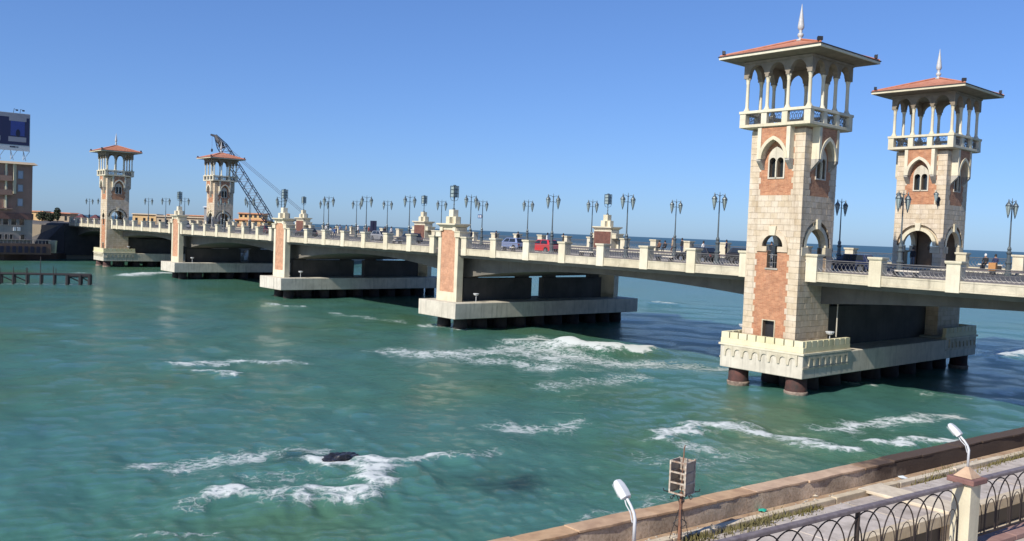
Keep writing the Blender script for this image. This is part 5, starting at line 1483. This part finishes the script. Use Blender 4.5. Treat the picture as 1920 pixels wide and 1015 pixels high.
# promenade railing
RD = Vector((0.105, 1.0, 0)).normalized()
rang = math.atan2(RD.y, RD.x)
def railing_panel_thing(y0, y1, lab):
    L = (y1 - y0) / RD.y
    t = thing('promenade_railing', lab, 'railing', (X_rail(y0), y0, 5.02), rang, 'iron railings along the promenade')
    MB().box(0, L, -0.065, 0.065, 1.33, 1.41).build('handrail', M['toprail'], t, bevel=0.02)
    MB().box(0, L, -0.02, 0.02, 0.12, 0.16).build('bottom_rail', M['railiron'], t)
    n = round(L / 0.55); st = L / n
    for i in range(1, n):
        cx = st * i; r = st * 0.97
        yo = 0.016 if i % 2 else -0.016
        m = MB()
        pts = [(cx - r, yo, 0.16), (cx - r, yo, 0.60)] + [(cx - r * math.cos(a), yo, 0.60 + 0.70 * math.sin(a)) for a in np.linspace(0.0, math.pi, 17)[1:-1]] + [(cx + r, yo, 0.60), (cx + r, yo, 0.16)]
        m.tube(pts, 0.014, 5)
        m.build('arch_bar', M['railiron'], t)
    for i in range(n):
        cx = st * (i + 0.5); r = st * 0.36
        inn = MB()
        pts = [(cx - r, 0.0, 0.16), (cx - r, 0.0, 0.45)] + [(cx - r * math.cos(a), 0.0, 0.45 + 0.42 * math.sin(a)) for a in np.linspace(0, math.pi, 9)[1:-1]] + [(cx + r, 0.0, 0.45), (cx + r, 0.0, 0.16)]
        inn.tube(pts, 0.010, 4)
        inn.build('inner_arch', M['railiron'], t)
    for i in range(1, n): MB().box(st * i - 0.035, st * i + 0.035, -0.03, 0.03, 1.302, 1.328).build('collar', M['railiron'], t)
    for q in (L * 0.60,):
        MB().box(q - 0.022, q + 0.022, -0.04, 0.04, 0.0, 1.328).build('stanchion', M['railiron'], t)
    return t
PY = [-57.6, -48.2, -38.76, -29.3, -19.8]
labs = ['iron railing panel of interlaced arches outside the lower left of the view', 'iron railing panel of interlaced arches left of the cream post', 'iron railing panel of interlaced arches right of the cream post', 'iron railing panel of interlaced arches farthest right']
for i in range(4): railing_panel_thing(PY[i] + 0.22, PY[i + 1] - 0.22, labs[i])
# cut the handrail kerb into pink stones
y = -60.0
kt = thing('promenade_kerb', 'pinkish stone kerb under the promenade railing', 'kerb', (27, -40, 4.9))
while y < -18:
    l = random.uniform(1.1, 1.6)
    strip(lambda q: X_rail(q) - 0.28, lambda q: X_rail(q) + 0.22, y + 0.01, y + l - 0.01, 4.903, 5.02).build('kerb_stone', M['pinkstone'], kt, (-27, 40, -4.9), bevel=0.015)
    y += l
def rail_post(y, lab):
    t = thing('railing_post', lab, 'post', (X_rail(y), y, 5.022), rang - math.pi / 2, 'cream posts of the promenade railing')
    MB().box(-0.20, 0.20, -0.20, 0.20, 0.0, 1.378).build('shaft', M['cream'], t, bevel=0.012)
    MB().box(-0.29, 0.29, -0.29, 0.29, 1.381, 1.498).build('cap', M['capstone'], t, bevel=0.02)
    MB().frustum(-0.20, 0.20, -0.20, 0.20, 1.501, -0.03, 0.03, -0.03, 0.03, 1.708).build('pyramid', M['coping'], t, bevel=0.008)
    return t
POSTY = {-57.6: 'cream railing post hidden beyond the lower left of the view', -48.2: 'cream railing post under the nearest white floodlight', -38.76: 'cream railing post with a maroon cap at lower right', -29.3: 'cream railing post beyond the right edge'}
for y_, lab in POSTY.items(): rail_post(y_, lab)
def gooseneck(y, lab, yaw=0):
    t = thing('promenade_lamp', lab, 'lamp', (X_rail(y), y, 6.725), math.pi + yaw, 'white gooseneck floodlights on the railing posts')
    pth = [(0, 0, 0.0), (0, 0, 0.36), (0.03, 0, 0.44), (0.10, 0, 0.53), (0.24, 0, 0.66)]
    MB().tube(pth, [0.028, 0.026, 0.024, 0.023, 0.022], 8).build('arm', M['white'], t, smooth=True)
    MB().tube([(0.02, 0.03, 0.30), (0.06, 0.045, 0.45), (0.16, 0.04, 0.53), (0.23, 0.02, 0.62)], 0.009, 5).build('cable', M['white'], t)
    h = MB()
    prof = [(0.0, 0.105, 0.075), (0.12, 0.118, 0.082), (0.25, 0.112, 0.072), (0.33, 0.09, 0.05), (0.36, 0.06, 0.03)]
    ax = Vector((0.74, 0, 0.67)).normalized(); upv = Vector((-0.67, 0, 0.74)); sdv = Vector((0, 1, 0))
    o0 = Vector((0.20, 0, 0.62))
    vs, fs = [], []
    for (a, w, hh) in prof:
        c = o0 + ax * a
        ring = [(-w, -hh * 0.55), (w, -hh * 0.55), (w, 0.0), (w * 0.55, hh), (-w * 0.55, hh), (-w, 0.0)]
        vs += [c + sdv * p + upv * q for p, q in ring]
    for i in range(len(prof) - 1):
        for j in range(6):
            a, b_ = i * 6 + j, i * 6 + (j + 1) % 6
            fs.append((a, b_, b_ + 6, a + 6))
    fs += [tuple(reversed(range(6))), tuple(range(24, 30))]
    vs = [o0 + (q - o0) * 0.88 for q in vs]
    h.add(vs, fs); h.build('lamp_head', M['white'], t, bevel=0.01)
    ln = MB(); c0 = o0 + ax * 0.06 - upv * 0.052; c1 = o0 + ax * 0.29 - upv * 0.05
    ln.add([c0 - sdv * 0.09, c0 + sdv * 0.09, c1 + sdv * 0.08, c1 - sdv * 0.08] + [q - upv * 0.012 for q in (c0 - sdv * 0.09, c0 + sdv * 0.09, c1 + sdv * 0.08, c1 - sdv * 0.08)],
           [(0, 1, 2, 3), (7, 6, 5, 4), (0, 1, 5, 4), (1, 2, 6, 5), (2, 3, 7, 6), (3, 0, 4, 7)])
    ln.build('lens', M['lampglass'], t)
    return t
gooseneck(-48.2, 'white gooseneck floodlight nearest the camera, left of the rusty lantern', -0.1)
gooseneck(-38.76, 'white gooseneck floodlight rising from the cream post at lower right', 0.0)

# old lantern on its rusty post
ol = thing('old_lantern', 'derelict square lantern with missing panes on a rusty post by the sea wall', 'lantern', (21.3, -41.05, 3.81), R_(8))
MB().lathe([(0.07, 0), (0.07, 0.1), (0.045, 0.14), (0.042, 1.0), (0.055, 1.05), (0.042, 1.1), (0.04, 1.32)], 8).build('post', M['rust'], ol)
sc = MB()
for q in range(4):
    a = q * math.pi / 2 + math.pi / 4
    ca, sa = math.cos(a), math.sin(a)
    pts = [(ca * (0.04 + 0.18 * t_ + 0.0), sa * (0.04 + 0.18 * t_), 1.05 + 0.22 * math.sin(t_ * 2.6)) for t_ in np.linspace(0, 1, 7)]
    for w_ in np.linspace(0, 1.5 * math.pi, 8): pts.append((ca * (0.22 + 0.05 * math.sin(w_)), sa * (0.22 + 0.05 * math.sin(w_)), 1.14 + 0.05 - 0.05 * math.cos(w_) * 1.0))
    sc.tube(pts, 0.012, 5)
    sc.tube([(ca * 0.04, sa * 0.04, 0.9), (ca * 0.28, sa * 0.28, 0.05)], 0.010, 4)
    sc.tube([(ca * (0.04 + 0.12 * math.sin(w_)), sa * (0.04 + 0.12 * math.sin(w_)), 0.55 - 0.2 * w_ / 3.14 + 0.1) for w_ in np.linspace(0, math.pi, 7)], 0.010, 4)
sc.build('scrollwork', M['darkmetal'], ol)
cg = MB(); hs = 0.23; zb_, zt_ = 1.30, 2.10
for sx in (-1, 1):
    for sy in (-1, 1):
        a, b_ = sorted((sx * hs, sx * (hs - 0.04))); c, d = sorted((sy * hs, sy * (hs - 0.04)))
        cg.box(a, b_, c, d, zb_, zt_ + random.uniform(0.0, 0.04))
for z in np.linspace(zb_, zt_ - 0.03, 4):
    for sg in (-1, 1):
        a, b_ = sorted((sg * (hs - 0.003), sg * (hs - 0.035)))
        cg.box(-hs + 0.042, hs - 0.042, a, b_, z, z + 0.035); cg.box(a, b_, -hs + 0.042, hs - 0.042, z, z + 0.035)
cg.build('lantern_frame', M['oldpaint'], ol)
for i_, z in enumerate(np.linspace(zb_, zt_ - 0.03, 4)[:3]):
    dzp = (zt_ - 0.03 - zb_) / 3
    MB().box(hs - 0.022, hs - 0.014, -hs + 0.043, hs - 0.043, z + 0.037, z + dzp - 0.002).build('pane', M['dirtyglass'], ol)
    MB().box(-hs + 0.014, -hs + 0.022, -hs + 0.043, hs - 0.043, z + 0.037, z + dzp - 0.002).build('pane', M['dirtyglass'], ol)
    MB().box(-hs + 0.043, hs - 0.043, hs - 0.022, hs - 0.014, z + 0.037, z + dzp - 0.002).build('pane', M['dirtyglass'], ol)
MB().tube([(0, 0, 1.3), (0, 0, 2.05), (0.01, 0.01, 2.2), (0.0, 0.03, 2.38), (0.03, 0.02, 2.47)], 0.016, 6).build('centre_rod', M['rust'], ol)
fn = MB()
for sx in (-1, 1):
    for sy in (-1, 1): fn.tube([(sx * hs, sy * hs, zb_ + 0.03), (sx * (hs + 0.08), sy * (hs + 0.08), zb_ + 0.05), (sx * (hs + 0.09), sy * (hs + 0.09), zb_ + 0.11)], 0.014, 5)
fn.build_each('corner_finial', M['darkmetal'], ol)

# ------------------------------------------------------------------ rock
rm = bmesh.new(); bmesh.ops.create_icosphere(rm, subdivisions=5, radius=1.0)
from mathutils import noise as mnoise
for v in rm.verts:
    n_ = v.co.normalized()
    k = 1 + 0.30 * mnoise.noise(n_ * 1.7) + 0.22 * mnoise.noise(n_ * 4.0 + Vector((5, 1, 2))) + 0.10 * abs(mnoise.noise(n_ * 9.0)) + 0.06 * mnoise.noise(n_ * 19.0)
    v.co = Vector((n_.x * 0.70 * k, n_.y * 1.25 * k, n_.z * 0.40 * k))
rme = bpy.data.meshes.new('sea_rock'); rm.to_mesh(rme); rm.free()
rme.materials.append(M['rock']); ro = bpy.data.objects.new('sea_rock', rme); COL.objects.link(ro); ro.location = (-2.4, -36.9, -0.07); ro.rotation_euler = (0, 0, 0.3)
tag(ro, 'dark wet rock breaking the surface amid foam in the foreground water', 'rock')

# ------------------------------------------------------------------ left shore: hotel, billboard, quay, jetty
quay = MB().plate([(-196, -60), (-196.5, -14), (-204, -1), (-214, 8.5), (-222, 12), (-300, 12), (-300, -60)], [], -2.0, 1.5, lambda s, d, z: (s, z, d))
qo = quay.build('quay', M['brownwall']); tag(qo, kind='structure')
rk = MB()
for _ in range(150):
    tt_ = random.random()
    x = -195.2 - tt_ * 20 + random.uniform(-1.0, 1.0); y = -18 + tt_ * 27 + random.uniform(-1, 1)
    s_ = random.uniform(0.3, 0.9)
    vs = [(x + s_ * random.uniform(-1, 1), y + s_ * random.uniform(-1, 1), random.uniform(-0.4, 0.5) * s_ + 0.0) for _q in range(8)]
    rk.add([(x - s_, y - s_, -0.5), (x + s_, y - s_, -0.5), (x + s_, y + s_, -0.5), (x - s_, y + s_, -0.5), (x + random.uniform(-.3, .3), y + random.uniform(-.3, .3), 0.5 * s_)], [(0, 1, 4), (1, 2, 4), (2, 3, 4), (3, 0, 4)])
tag(rk.build('shore_rubble', M['brownwall']), kind='stuff', label='rubble at the foot of the quay', cat='rubble')

HX, HY = -195.5, -8.6
hotel = thing('hotel_building', 'brown hotel block with a billboard on its roof at the left edge', 'building', (HX, HY, 1.5))
lo = (-HX, -HY, -1.5)
def HYp(px): return HY - 0.111 * (64 - px)
def HZp(py): return 22.9 - 0.124 * (py - 305)
MB().box(HX - 16, HX, HY - 34, HY, 11.0, 22.3).build('upper_wall', M['hotelwall'], hotel, lo)
MB().box(HX - 16, HX + 0.35, HY - 34, HY + 0.25, 9.6, 10.997).build('band', M['redband'], hotel, lo)
MB().box(HX - 16, HX + 0.15, HY - 34, HY + 0.1, 1.5, 9.597).build('lower_wall', M['hotellow'], hotel, lo)
ev = MB(); ev.frustum(HX - 16.5, HX + 1.0, HY - 34.5, HY + 1.0, 22.303, HX - 16, HX + 0.3, HY - 34, HY + 0.3, 22.85); ev.build('tiled_eave', M['tan'], hotel, lo)
MB().plate([(HX + 0.002, HYp(34)), (HX + 0.95, HYp(27)), (HX + 0.002, HYp(27))], [], HZp(365), 22.3, lambda s, d, z: (s, z, d)).build('pilaster', M['panelcream'], hotel, lo)
MB().box(HX + 0.002, HX + 0.6, HYp(16), HYp(13), HZp(395), 22.3).build('pilaster', M['panelcream'], hotel, lo)
def window(x0, x1, y0, y1, pane='glass', d=0.0):
    w = MB()
    ya, yb, za, zb2 = HYp(x0), HYp(x1), HZp(y1), HZp(y0)
    w.box(HX + d + 0.003, HX + d + 0.14, ya, ya + 0.12, za, zb2); w.box(HX + d + 0.003, HX + d + 0.14, yb - 0.12, yb, za, zb2)
    w.box(HX + d + 0.003, HX + d + 0.14, ya + 0.122, yb - 0.122, zb2 - 0.12, zb2); w.box(HX + d + 0.003, HX + d + 0.2, ya - 0.1, yb + 0.1, za - 0.15, za - 0.002)
    o = w.build('window', M['hotellow'], hotel, lo)
    MB().box(HX + d + 0.02, HX + d + 0.06, ya + 0.125, yb - 0.125, za + 0.003, zb2 - 0.125).build('pane', M['glasspale'] if pane == 'pale' else M['glass_dark'], o)
M['glasspale'] = plain('pale curtained pane', (0.34, 0.38, 0.45), 0.25)
for y0, y1, pn_ in ((321, 336, 'pale'), (347, 360, 'pale'), (373, 387, 'pale')):
    window(36, 47, y0, y1, pn_); window(11, 19, y0 + 2, y1 + 2, 'dark'); window(-14, -5, y0 + 2, y1 + 2, 'dark')
for x0, x1 in ((-24, -15), (-12, -3), (0, 7), (9, 21), (24, 36), (39, 50)):
    window(x0, x1, 410, 423, 'dark', 0.15); 
for x0, x1 in ((-16, -8), (2, 9), (13, 19), (22, 29), (42, 51)):
    window(x0, x1, 440, 450, 'dark', 0.15)
bal = MB()
for py in (340, 366, 392): bal.box(HX + 0.003, HX + 1.1, HYp(0), HYp(26), HZp(py + 2), HZp(py))
for py in (332, 358): bal.box(HX + 1.0, HX + 1.08, HYp(0), HYp(24), HZp(py + 8), HZp(py))
bal.build_each('balcony', M['hotelwall'], hotel, lo)
acs = MB(); acs.box(HX + 0.153, HX + 0.6, HYp(29), HYp(34), HZp(434), HZp(427)); acs.box(HX + 0.153, HX + 0.6, HYp(36), HYp(42), HZp(434), HZp(427))
acs.build_each('air_conditioner', M['white'], hotel, lo)
# billboard
bbd = thing('billboard', 'large navy billboard showing a blue appliance, on the roof of the brown hotel', 'billboard', (HX - 1, HY - 3, 23.3))
lo = (-(HX - 1), -(HY - 3), -23.3)
BX = HX + 0.2
y1_, y0_ = HY - 0.7, HY - 16
MB().box(BX - 0.4, BX, y0_, y1_, 25.4, 34.0).build('panel_frame', M['white'], bbd, lo)
MB().box(BX + 0.002, BX + 0.03, y0_, y1_ - 0.12, 26.7, 33.9).build('poster', M['navy'], bbd, lo)
def PY_(px): return HY - 0.7 - 0.111 * (57 - px)
def PZ_(py): return 34.0 - 0.124 * (py - 218)
gb = MB(); gb.box(BX + 0.033, BX + 0.05, y0_, y1_ - 0.12, PZ_(226), 33.9); gb.box(BX + 0.033, BX + 0.052, PY_(18), PY_(50), PZ_(233), PZ_(226)); gb.box(BX + 0.033, BX + 0.05, PY_(17), PY_(50), PZ_(271), PZ_(262)); gb.box(BX + 0.033, BX + 0.05, PY_(-6), PY_(2.5), PZ_(271), PZ_(262))
gb.build_each('grey_print', M['postergrey'], bbd, lo)
MB().box(BX + 0.033, BX + 0.045, PY_(21), PY_(47), PZ_(260), PZ_(233)).build('appliance_print', M['posterblue'], bbd, lo)
MB().plate([(PY_(34.5) + 0.45 * math.cos(a), PZ_(255) + 0.9 * math.sin(a)) for a in np.linspace(0, 2 * math.pi, 17)[:-1]], [], 0, 0.015, lambda s, d, z: (BX + 0.047 + d, s, z)).build('dark_print', M['posterdark'], bbd, lo)
tx = MB()
for q in (20, 24, 27, 32, 34): tx.box(BX + 0.002, BX + 0.012, PY_(q), PY_(q + (3.4 if q < 30 else 1.3)), PZ_(282), PZ_(279.5))
tx.build('small_print', M['posterdark'], bbd, lo)
st = MB()
for yy in np.arange(y0_ + 1, y1_, 2.6):
    st.tube([(BX - 0.2, yy, 25.4), (BX - 0.2, yy, 23.3)], 0.08, 5); st.tube([(BX - 0.2, yy, 25.4), (BX - 1.9, yy + 0.9, 23.3)], 0.07, 5); st.tube([(BX - 0.2, yy + 1.3, 25.4), (BX - 0.2, yy, 23.3)], 0.06, 5)
st.build_each('steel_leg', M['white'], bbd, lo)
lt = MB()
for q in (26, 38): lt.tube([(BX - 0.2, PY_(q), 34.0), (BX + 0.5, PY_(q), 34.9), (BX + 1.0, PY_(q + 4), 34.6)], 0.05, 4); lt.box(BX + 0.9, BX + 1.3, PY_(q + 2), PY_(q + 6), 34.4, 34.7)
lt.build_each('lamp_arm', M['darkmetal'], bbd, lo)

bo_ = MB()
for _ in range(70):
    x = -175.5 + random.uniform(-2.5, 1.5); y = random.uniform(34, 47); z = random.uniform(0.0, 5.2) * (1 - (x + 178) / 6)
    s_ = random.uniform(0.5, 1.2)
    c = [(x + s_ * random.uniform(0.6, 1) * a, y + s_ * random.uniform(0.6, 1) * b_, z + s_ * random.uniform(0.5, 1) * d) for a, b_, d in ((-1, -1, -1), (1, -1, -1), (1, 1, -1), (-1, 1, -1), (-1, -1, 1), (1, -1, 1), (1, 1, 1), (-1, 1, 1))]
    bo_.add(c, [(3, 2, 1, 0), (4, 5, 6, 7), (0, 1, 5, 4), (1, 2, 6, 5), (2, 3, 7, 6), (3, 0, 4, 7)])
tag(bo_.build('breakwater_rubble', M['concrete_pale']), kind='stuff', label='pale concrete blocks piled at the far headland, seen under the bridge', cat='rubble')
# terrace in front of the hotel
tr_ = thing('quay_terrace', 'stone terrace with a low balustrade in front of the brown hotel', 'terrace', (-195, -12, 1.5))
lo = (195, 12, -1.5)
MB().box(-196.5, -194.6, -30, -4.6, 1.503, 4.0).build('terrace_wall', M['brownwall'], tr_, lo)
op = MB()
for yy in np.arange(-29, -6, 1.25): op.box(-194.597, -194.5, yy, yy + 0.75, 1.9, 3.4)
op.build_each('terrace_opening', M['posterdark'], tr_, lo)
bl_ = MB(); bl_.box(-196.3, -194.6, -30, -4.6, 4.85, 4.95)
for yy in np.arange(-29.8, -4.6, 0.8): bl_.box(-194.75, -194.65, yy, yy + 0.1, 4.003, 4.847)
bl_.build('balustrade', M['hotellow'], tr_, lo)
cb_ = thing('cream_board', 'cream tapered board standing on the quay edge right of the hotel terrace', 'board', (-197.6, -3.6, 1.5), R_(-58))
MB().frustum(-0.25, 0.25, -0.9, 0.9, 0.3, -0.25, 0.25, -1.15, 1.15, 3.3).build('board', M['panelcream'], cb_)
MB().box(-0.2, 0.2, -0.6, 0.6, 0, 0.297).build('foot', M['brownwall'], cb_)

# abutment, ramp wall and embankment
ab = thing('bridge_abutment', 'shade-darkened stone abutment wall where the far end of the bridge meets the shore', 'abutment', (-215, 8, 1.5))
lo = (215, -8, -1.5)
MB().box(-250, -206.6, 1.3, 29, 1.0, 8.95).build('abutment_block', M['darkwall'], ab, lo)
rp = MB(); rp.add([(-250, -8, 1.5), (-212, -4, 1.5), (-206.5, 1.2, 1.5), (-250, 1.2, 1.5), (-250, -8, 9.3), (-224, -5, 8.4), (-207, 1.2, 8.9), (-250, 1.2, 9.3)],
                  [(3, 2, 1, 0), (4, 5, 6, 7), (0, 1, 5, 4), (1, 2, 6, 5), (2, 3, 7, 6), (3, 0, 4, 7)])
rp.build('ramp', M['darkwall'], ab, lo)
rb = MB(); rb.box(-250, -224, -7.7, -7.3, 9.0, 10.2); rb.build('ramp_parapet', M['darkwall'], ab, lo)
tag(MB().plate([(-300, -60), (-224, -8), (-207, 1.25), (-207, 29), (-178, 33), (-176, 52), (-230, 110), (-620, 240), (-620, -60)], [], -2, 8.3, lambda s, d, z: (s, z, d)).build('headland', M['land']), kind='structure')

jt = thing('jetty', 'old black pile jetty standing in shallow water at the left edge', 'jetty', (-118, -20, 0))
lo = (118, 20, 0)
def JP(px):
    t_ = px / 172
    return (-120.73 + 3.94 * t_, -29.03 + 12.26 * t_)
for px in (-40, -20, 0, 24, 49, 75, 100, 125, 150, 168):
    x, y = JP(px)
    inst_m = MB(); big_ = 0.30 if px > 110 else 0.19
    inst_m.tube([(x, y, -2), (x, y, 1.55)], big_, 8); inst_m.tube([(x - 2.2, y + 0.7, -2), (x - 2.2, y + 0.7, 1.5)], big_ * 0.9, 8)
    inst_m.build_each('pile', M['jetty'], jt, lo)
bm_ = MB()
for dx, dy in ((0, 0), (-2.2, 0.7)):
    a, b_ = JP(-45), JP(170)
    bm_.tube([(a[0] + dx, a[1] + dy, 1.6), (b_[0] + dx, b_[1] + dy, 1.6)], 0.12, 4)
a, b_ = JP(124), JP(171); bm_.tube([(a[0] + 0.05, a[1], 1.40), (b_[0] + 0.05, b_[1], 1.40)], 0.20, 4)
bm_.build_each('beam', M['jetty'], jt, lo)
br_ = MB()
for p0, p1 in ((0, 24), (24, 49), (125, 150), (150, 168)):
    a, b_ = JP(p0), JP(p1); br_.tube([(a[0], a[1], 1.4), (b_[0], b_[1], 0.5)], 0.09, 4)
br_.build_each('brace', M['jetty'], jt, lo)
pk = MB()
for px, h in ((0, 2.6), (24, 2.7), (48, 2.6), (50, 2.6), (74, 4.4), (98, 2.9), (103, 2.6)):
    x, y = JP(px); pk.tube([(x, y, 1.6), (x, y, h)], 0.06, 5)
pk.build_each('upright', M['jetty'], jt, lo)

# ------------------------------------------------------------------ headland buildings, tents, trees
def far_house(name, label, cx, cy, w, d, z0, z1, wall, roof, rz, nwin=4, tiers=1, group='low buildings on the far headland', over=0.4):
    t = thing(name, label, 'building', (cx, cy, z0), rz, group)
    z = 0
    H_ = (z1 - z0) / tiers
    for k in range(tiers):
        f = 1 - 0.17 * k
        MB().box(-w / 2 * f, w / 2 * f, -d / 2 * f, d / 2 * f, z, z + H_ - 0.32).build('wall', wall, t)
        MB().frustum(-w / 2 * f - over, w / 2 * f + over, -d / 2 * f - over, d / 2 * f + over, z + H_ - 0.317, -w / 2 * f, w / 2 * f, -d / 2 * f, d / 2 * f, z + H_).build('roof', roof, t)
        for i in range(nwin):
            x = -w / 2 * f + w * f * (i + 0.5) / nwin
            MB().box(x - 0.35, x + 0.35, -d / 2 * f - 0.05, -d / 2 * f - 0.003, z + 0.28 * H_, z + 0.68 * H_).build('window', M['glass_dark'], t)
        z += H_
    return t
fr_ = math.atan2(0.7575, 0.6516)
far_house('beach_restaurant', 'low orange tiered pavilion behind the bridge, right of the far seaward tower', -200.0, 48.0, 10.0, 8, 8.3, 13.6, M['ochre'], M['orange_r'], fr_, 5, 3)
far_house('grey_house', 'grey block with a white flat roof just left of the far seaward tower', -205.5, 38.5, 3.2, 4, 8.3, 14.9, M['greyrender'], M['white'], fr_, 1, 1)
far_house('ochre_house', 'small ochre building with dark openings between the two far towers', -237, 31.5, 7.0, 5, 8.3, 12.3, M['ochre'], M['tan'], fr_, 3)
far_house('tan_house', 'long low tan building between the two far towers', -224, 37.5, 14.0, 5, 8.3, 11.9, M['tan'], M['tan'], fr_, 7)
far_house('ochre_house', 'ochre house with an orange roof right of the brown hotel', -258.5, 7.0, 4.5, 4, 8.3, 11.9, M['ochre'], M['orange_r'], fr_, 2)
far_house('tan_house', 'low tan house with a red roof left of the leftmost tower', -262, 14.0, 7.5, 5, 8.3, 11.7, M['tan'], M['rooftile'], fr_, 3, over=0.8)
far_house('white_house', 'white boxy house far along the headland', -300, 60.0, 9.0, 6, 8.3, 12.3, M['white'], M['tan'], fr_, 4)
far_house('ochre_house', 'wide ochre building far along the headland, behind the tan one', -262, 55.0, 16.0, 6, 8.3, 12.6, M['ochre'], M['orange_r'], fr_, 7)
def tent(cx, cy, z, lab):
    t = thing('canvas_tent', lab, 'tent', (cx, cy, z), fr_, 'maroon tents by the far end of the bridge')
    MB().frustum(-1.9, 1.9, -1.9, 1.9, 1.55, -0.15, 0.15, -0.15, 0.15, 3.1).build('canopy', M['maroon'], t)
    MB().box(-1.9, 1.9, -1.95, -1.9, 1.25, 1.547).build('valance', M['white'], t)
    for sx in (-1, 1):
        for sy in (-1, 1): MB().box(sx * 1.8 - 0.05, sx * 1.8 + 0.05, sy * 1.8 - 0.05, sy * 1.8 + 0.05, 0, 1.547).build('pole', M['white'], t)
tent(-238.5, 13.5, 8.3, 'maroon peaked tent left of the leftmost tower, the left one of two')
tent(-234.0, 16.0, 8.3, 'maroon peaked tent left of the leftmost tower, the right one of two')

def tree(cx, cy, z, h, r, lab, name='dark_tree'):
    t = thing(name, lab, 'tree', (cx, cy, z), 0, 'dark trees on the embankment')
    MB().tube([(0, 0, 0), (0.05, 0.0, h * 0.35), (0.0, 0.1, h * 0.7)], [0.16, 0.11, 0.05], 6).build('trunk', M['bark'], t)
    m = MB()
    for _ in range(700):
        a, b_, c = random.gauss(0, 1), random.gauss(0, 1), random.gauss(0, 1)
        n_ = math.sqrt(a * a + b_ * b_ + c * c); q = random.random() ** 0.4
        x, y, zz = a / n_ * r * q, b_ / n_ * r * q, h * 0.65 + c / n_ * h * 0.38 * q
        s_ = random.uniform(0.1, 0.25)
        d1 = Vector((random.gauss(0, 1), random.gauss(0, 1), random.gauss(0, 1))).normalized() * s_
        d2 = Vector((random.gauss(0, 1), random.gauss(0, 1), random.gauss(0, 1))).normalized() * s_
        p = Vector((x, y, zz)); m.add([p - d1, p + d2, p + d1, p - d2], [(0, 1, 2, 3)])
    m.build('crown', M['leaf'], t, recalc=False)
tree(-229, 1.2, 8.3, 3.4, 1.6, 'low dark shrubby tree on the embankment, the left one')
tree(-227.5, 2.8, 8.3, 3.0, 1.4, 'low dark shrubby tree on the embankment, the middle one')
tree(-226.3, 4.2, 8.3, 4.6, 0.9, 'narrow dark tree on the embankment, tallest of three')

# ------------------------------------------------------------------ crane
cr_ = thing('crawler_crane', 'dark lattice boom crane rising behind the far seaward tower', 'crane', (-178.4, 44.5, 8.3))
lo = Vector((178.4, -44.5, -8.3))
A_, B_ = Vector((-178.9, 43.6, 10.4)), Vector((-189.91, 32.52, 33.09))
ax = (B_ - A_).normalized(); sd = ax.cross(Vector((0.7563, -0.6528, 0))).normalized(); nrm = ax.cross(sd).normalized()
LB = (B_ - A_).length
def wdt(t): return 1.12 * min(1, t / 0.12 + 0.25, (1 - t) / 0.16 + 0.22)
lat = MB(); NB = 26
pts_ = []
for i in range(NB + 1):
    t_ = i / NB; c = A_ + ax * LB * t_; w = wdt(t_)
    pts_.append([c + sd * w + nrm * w, c - sd * w + nrm * w, c - sd * w - nrm * w, c + sd * w - nrm * w])
for k in range(4): lat.tube([p[k] for p in pts_], 0.12, 4)
for i in range(NB):
    for k in range(4):
        a, b_ = (k, (k + 1) % 4) if i % 2 else ((k + 1) % 4, k)
        lat.tube([pts_[i][a], pts_[i + 1][b_]], 0.07, 3, cap=False)
lat.build('boom', M['crane'], cr_, lo)
hd = MB(); hd.tube([A_ + ax * LB * 0.86, A_ + ax * LB * 0.93, B_], [0.5, 0.75, 0.42], 6); hd.tube([B_ - ax * 0.3, B_ + Vector((-0.9, -0.9, 0.15))], [0.35, 0.22], 6)
hd.build('boom_head', M['darkmetal'], cr_, lo)
cbm = MB()
D_ = Vector((-172.5, 50.2, 13.2))
for k in (-0.35, 0.0, 0.35): cbm.tube([A_ + ax * LB * 0.93 + sd * k, D_ + sd * k], 0.05, 3)
cbm.tube([B_ + Vector((-0.6, -0.6, 0)), B_ + Vector((-0.6, -0.6, -3.4))], 0.04, 3); cbm.tube([B_ + ax * -2.6, B_ + ax * -2.6 + Vector((0, 0, -6.5))], 0.04, 3)
cbm.build('cable', M['cable'], cr_, lo)
hk = MB().lathe([(0.05, 0.9), (0.22, 0.7), (0.25, 0.2), (0.06, 0)], 6, tuple(B_ + Vector((-0.6, -0.6, -4.3)))); hk.build('hook_block', M['darkmetal'], cr_, lo)
gt = MB(); gt.tube([Vector((-176.8, 45.6, 10.6)), D_], 0.12, 4); gt.build('gantry', M['crane'], cr_, lo)
cab = MB(); cab.box(-180.5, -175.0, 42.8, 46.8, 9.3, 11.3); cab.build('machine_house', plain('faded crane yellow', (0.42, 0.28, 0.06), 0.6), cr_, lo)
for yy in (42.4, 46.2): MB().box(-181.0, -175.0, yy, yy + 0.9, 8.3, 9.297).build('crawler_track', M['darkmetal'], cr_, lo, bevel=0.2)

# cracked joints and grit on the terrace roof
gr_ = MB()
for _ in range(260):
    yy = random.uniform(-46, -16); xx = X_kerb(yy) + random.uniform(-0.45, 2.4) if random.random() < 0.5 else X_kerb(yy) + random.uniform(-0.45, 0.4)
    zz = 3.80 if xx < X_kerb(yy) - 0.03 else (3.985 if xx < X_kerb(yy) + 0.2 else (3.812 if xx < X_kerb(yy) + 0.41 else 3.905))
    if xx > X_roof(yy) - 0.35: continue
    s_ = random.uniform(0.012, 0.045)
    gr_.add([(xx - s_, yy - s_ * 0.7, zz), (xx + s_, yy - s_, zz), (xx + s_ * 0.6, yy + s_, zz), (xx - s_ * 0.8, yy + s_ * 0.9, zz), (xx + random.uniform(-.3, .3) * s_, yy, zz + s_ * random.uniform(0.5, 1.1))], [(0, 1, 4), (1, 2, 4), (2, 3, 4), (3, 0, 4)])
tag(gr_.build('grit', M['concrete'], recalc=False), kind='stuff', label='grit and small stones scattered over the terrace roof', cat='grit')
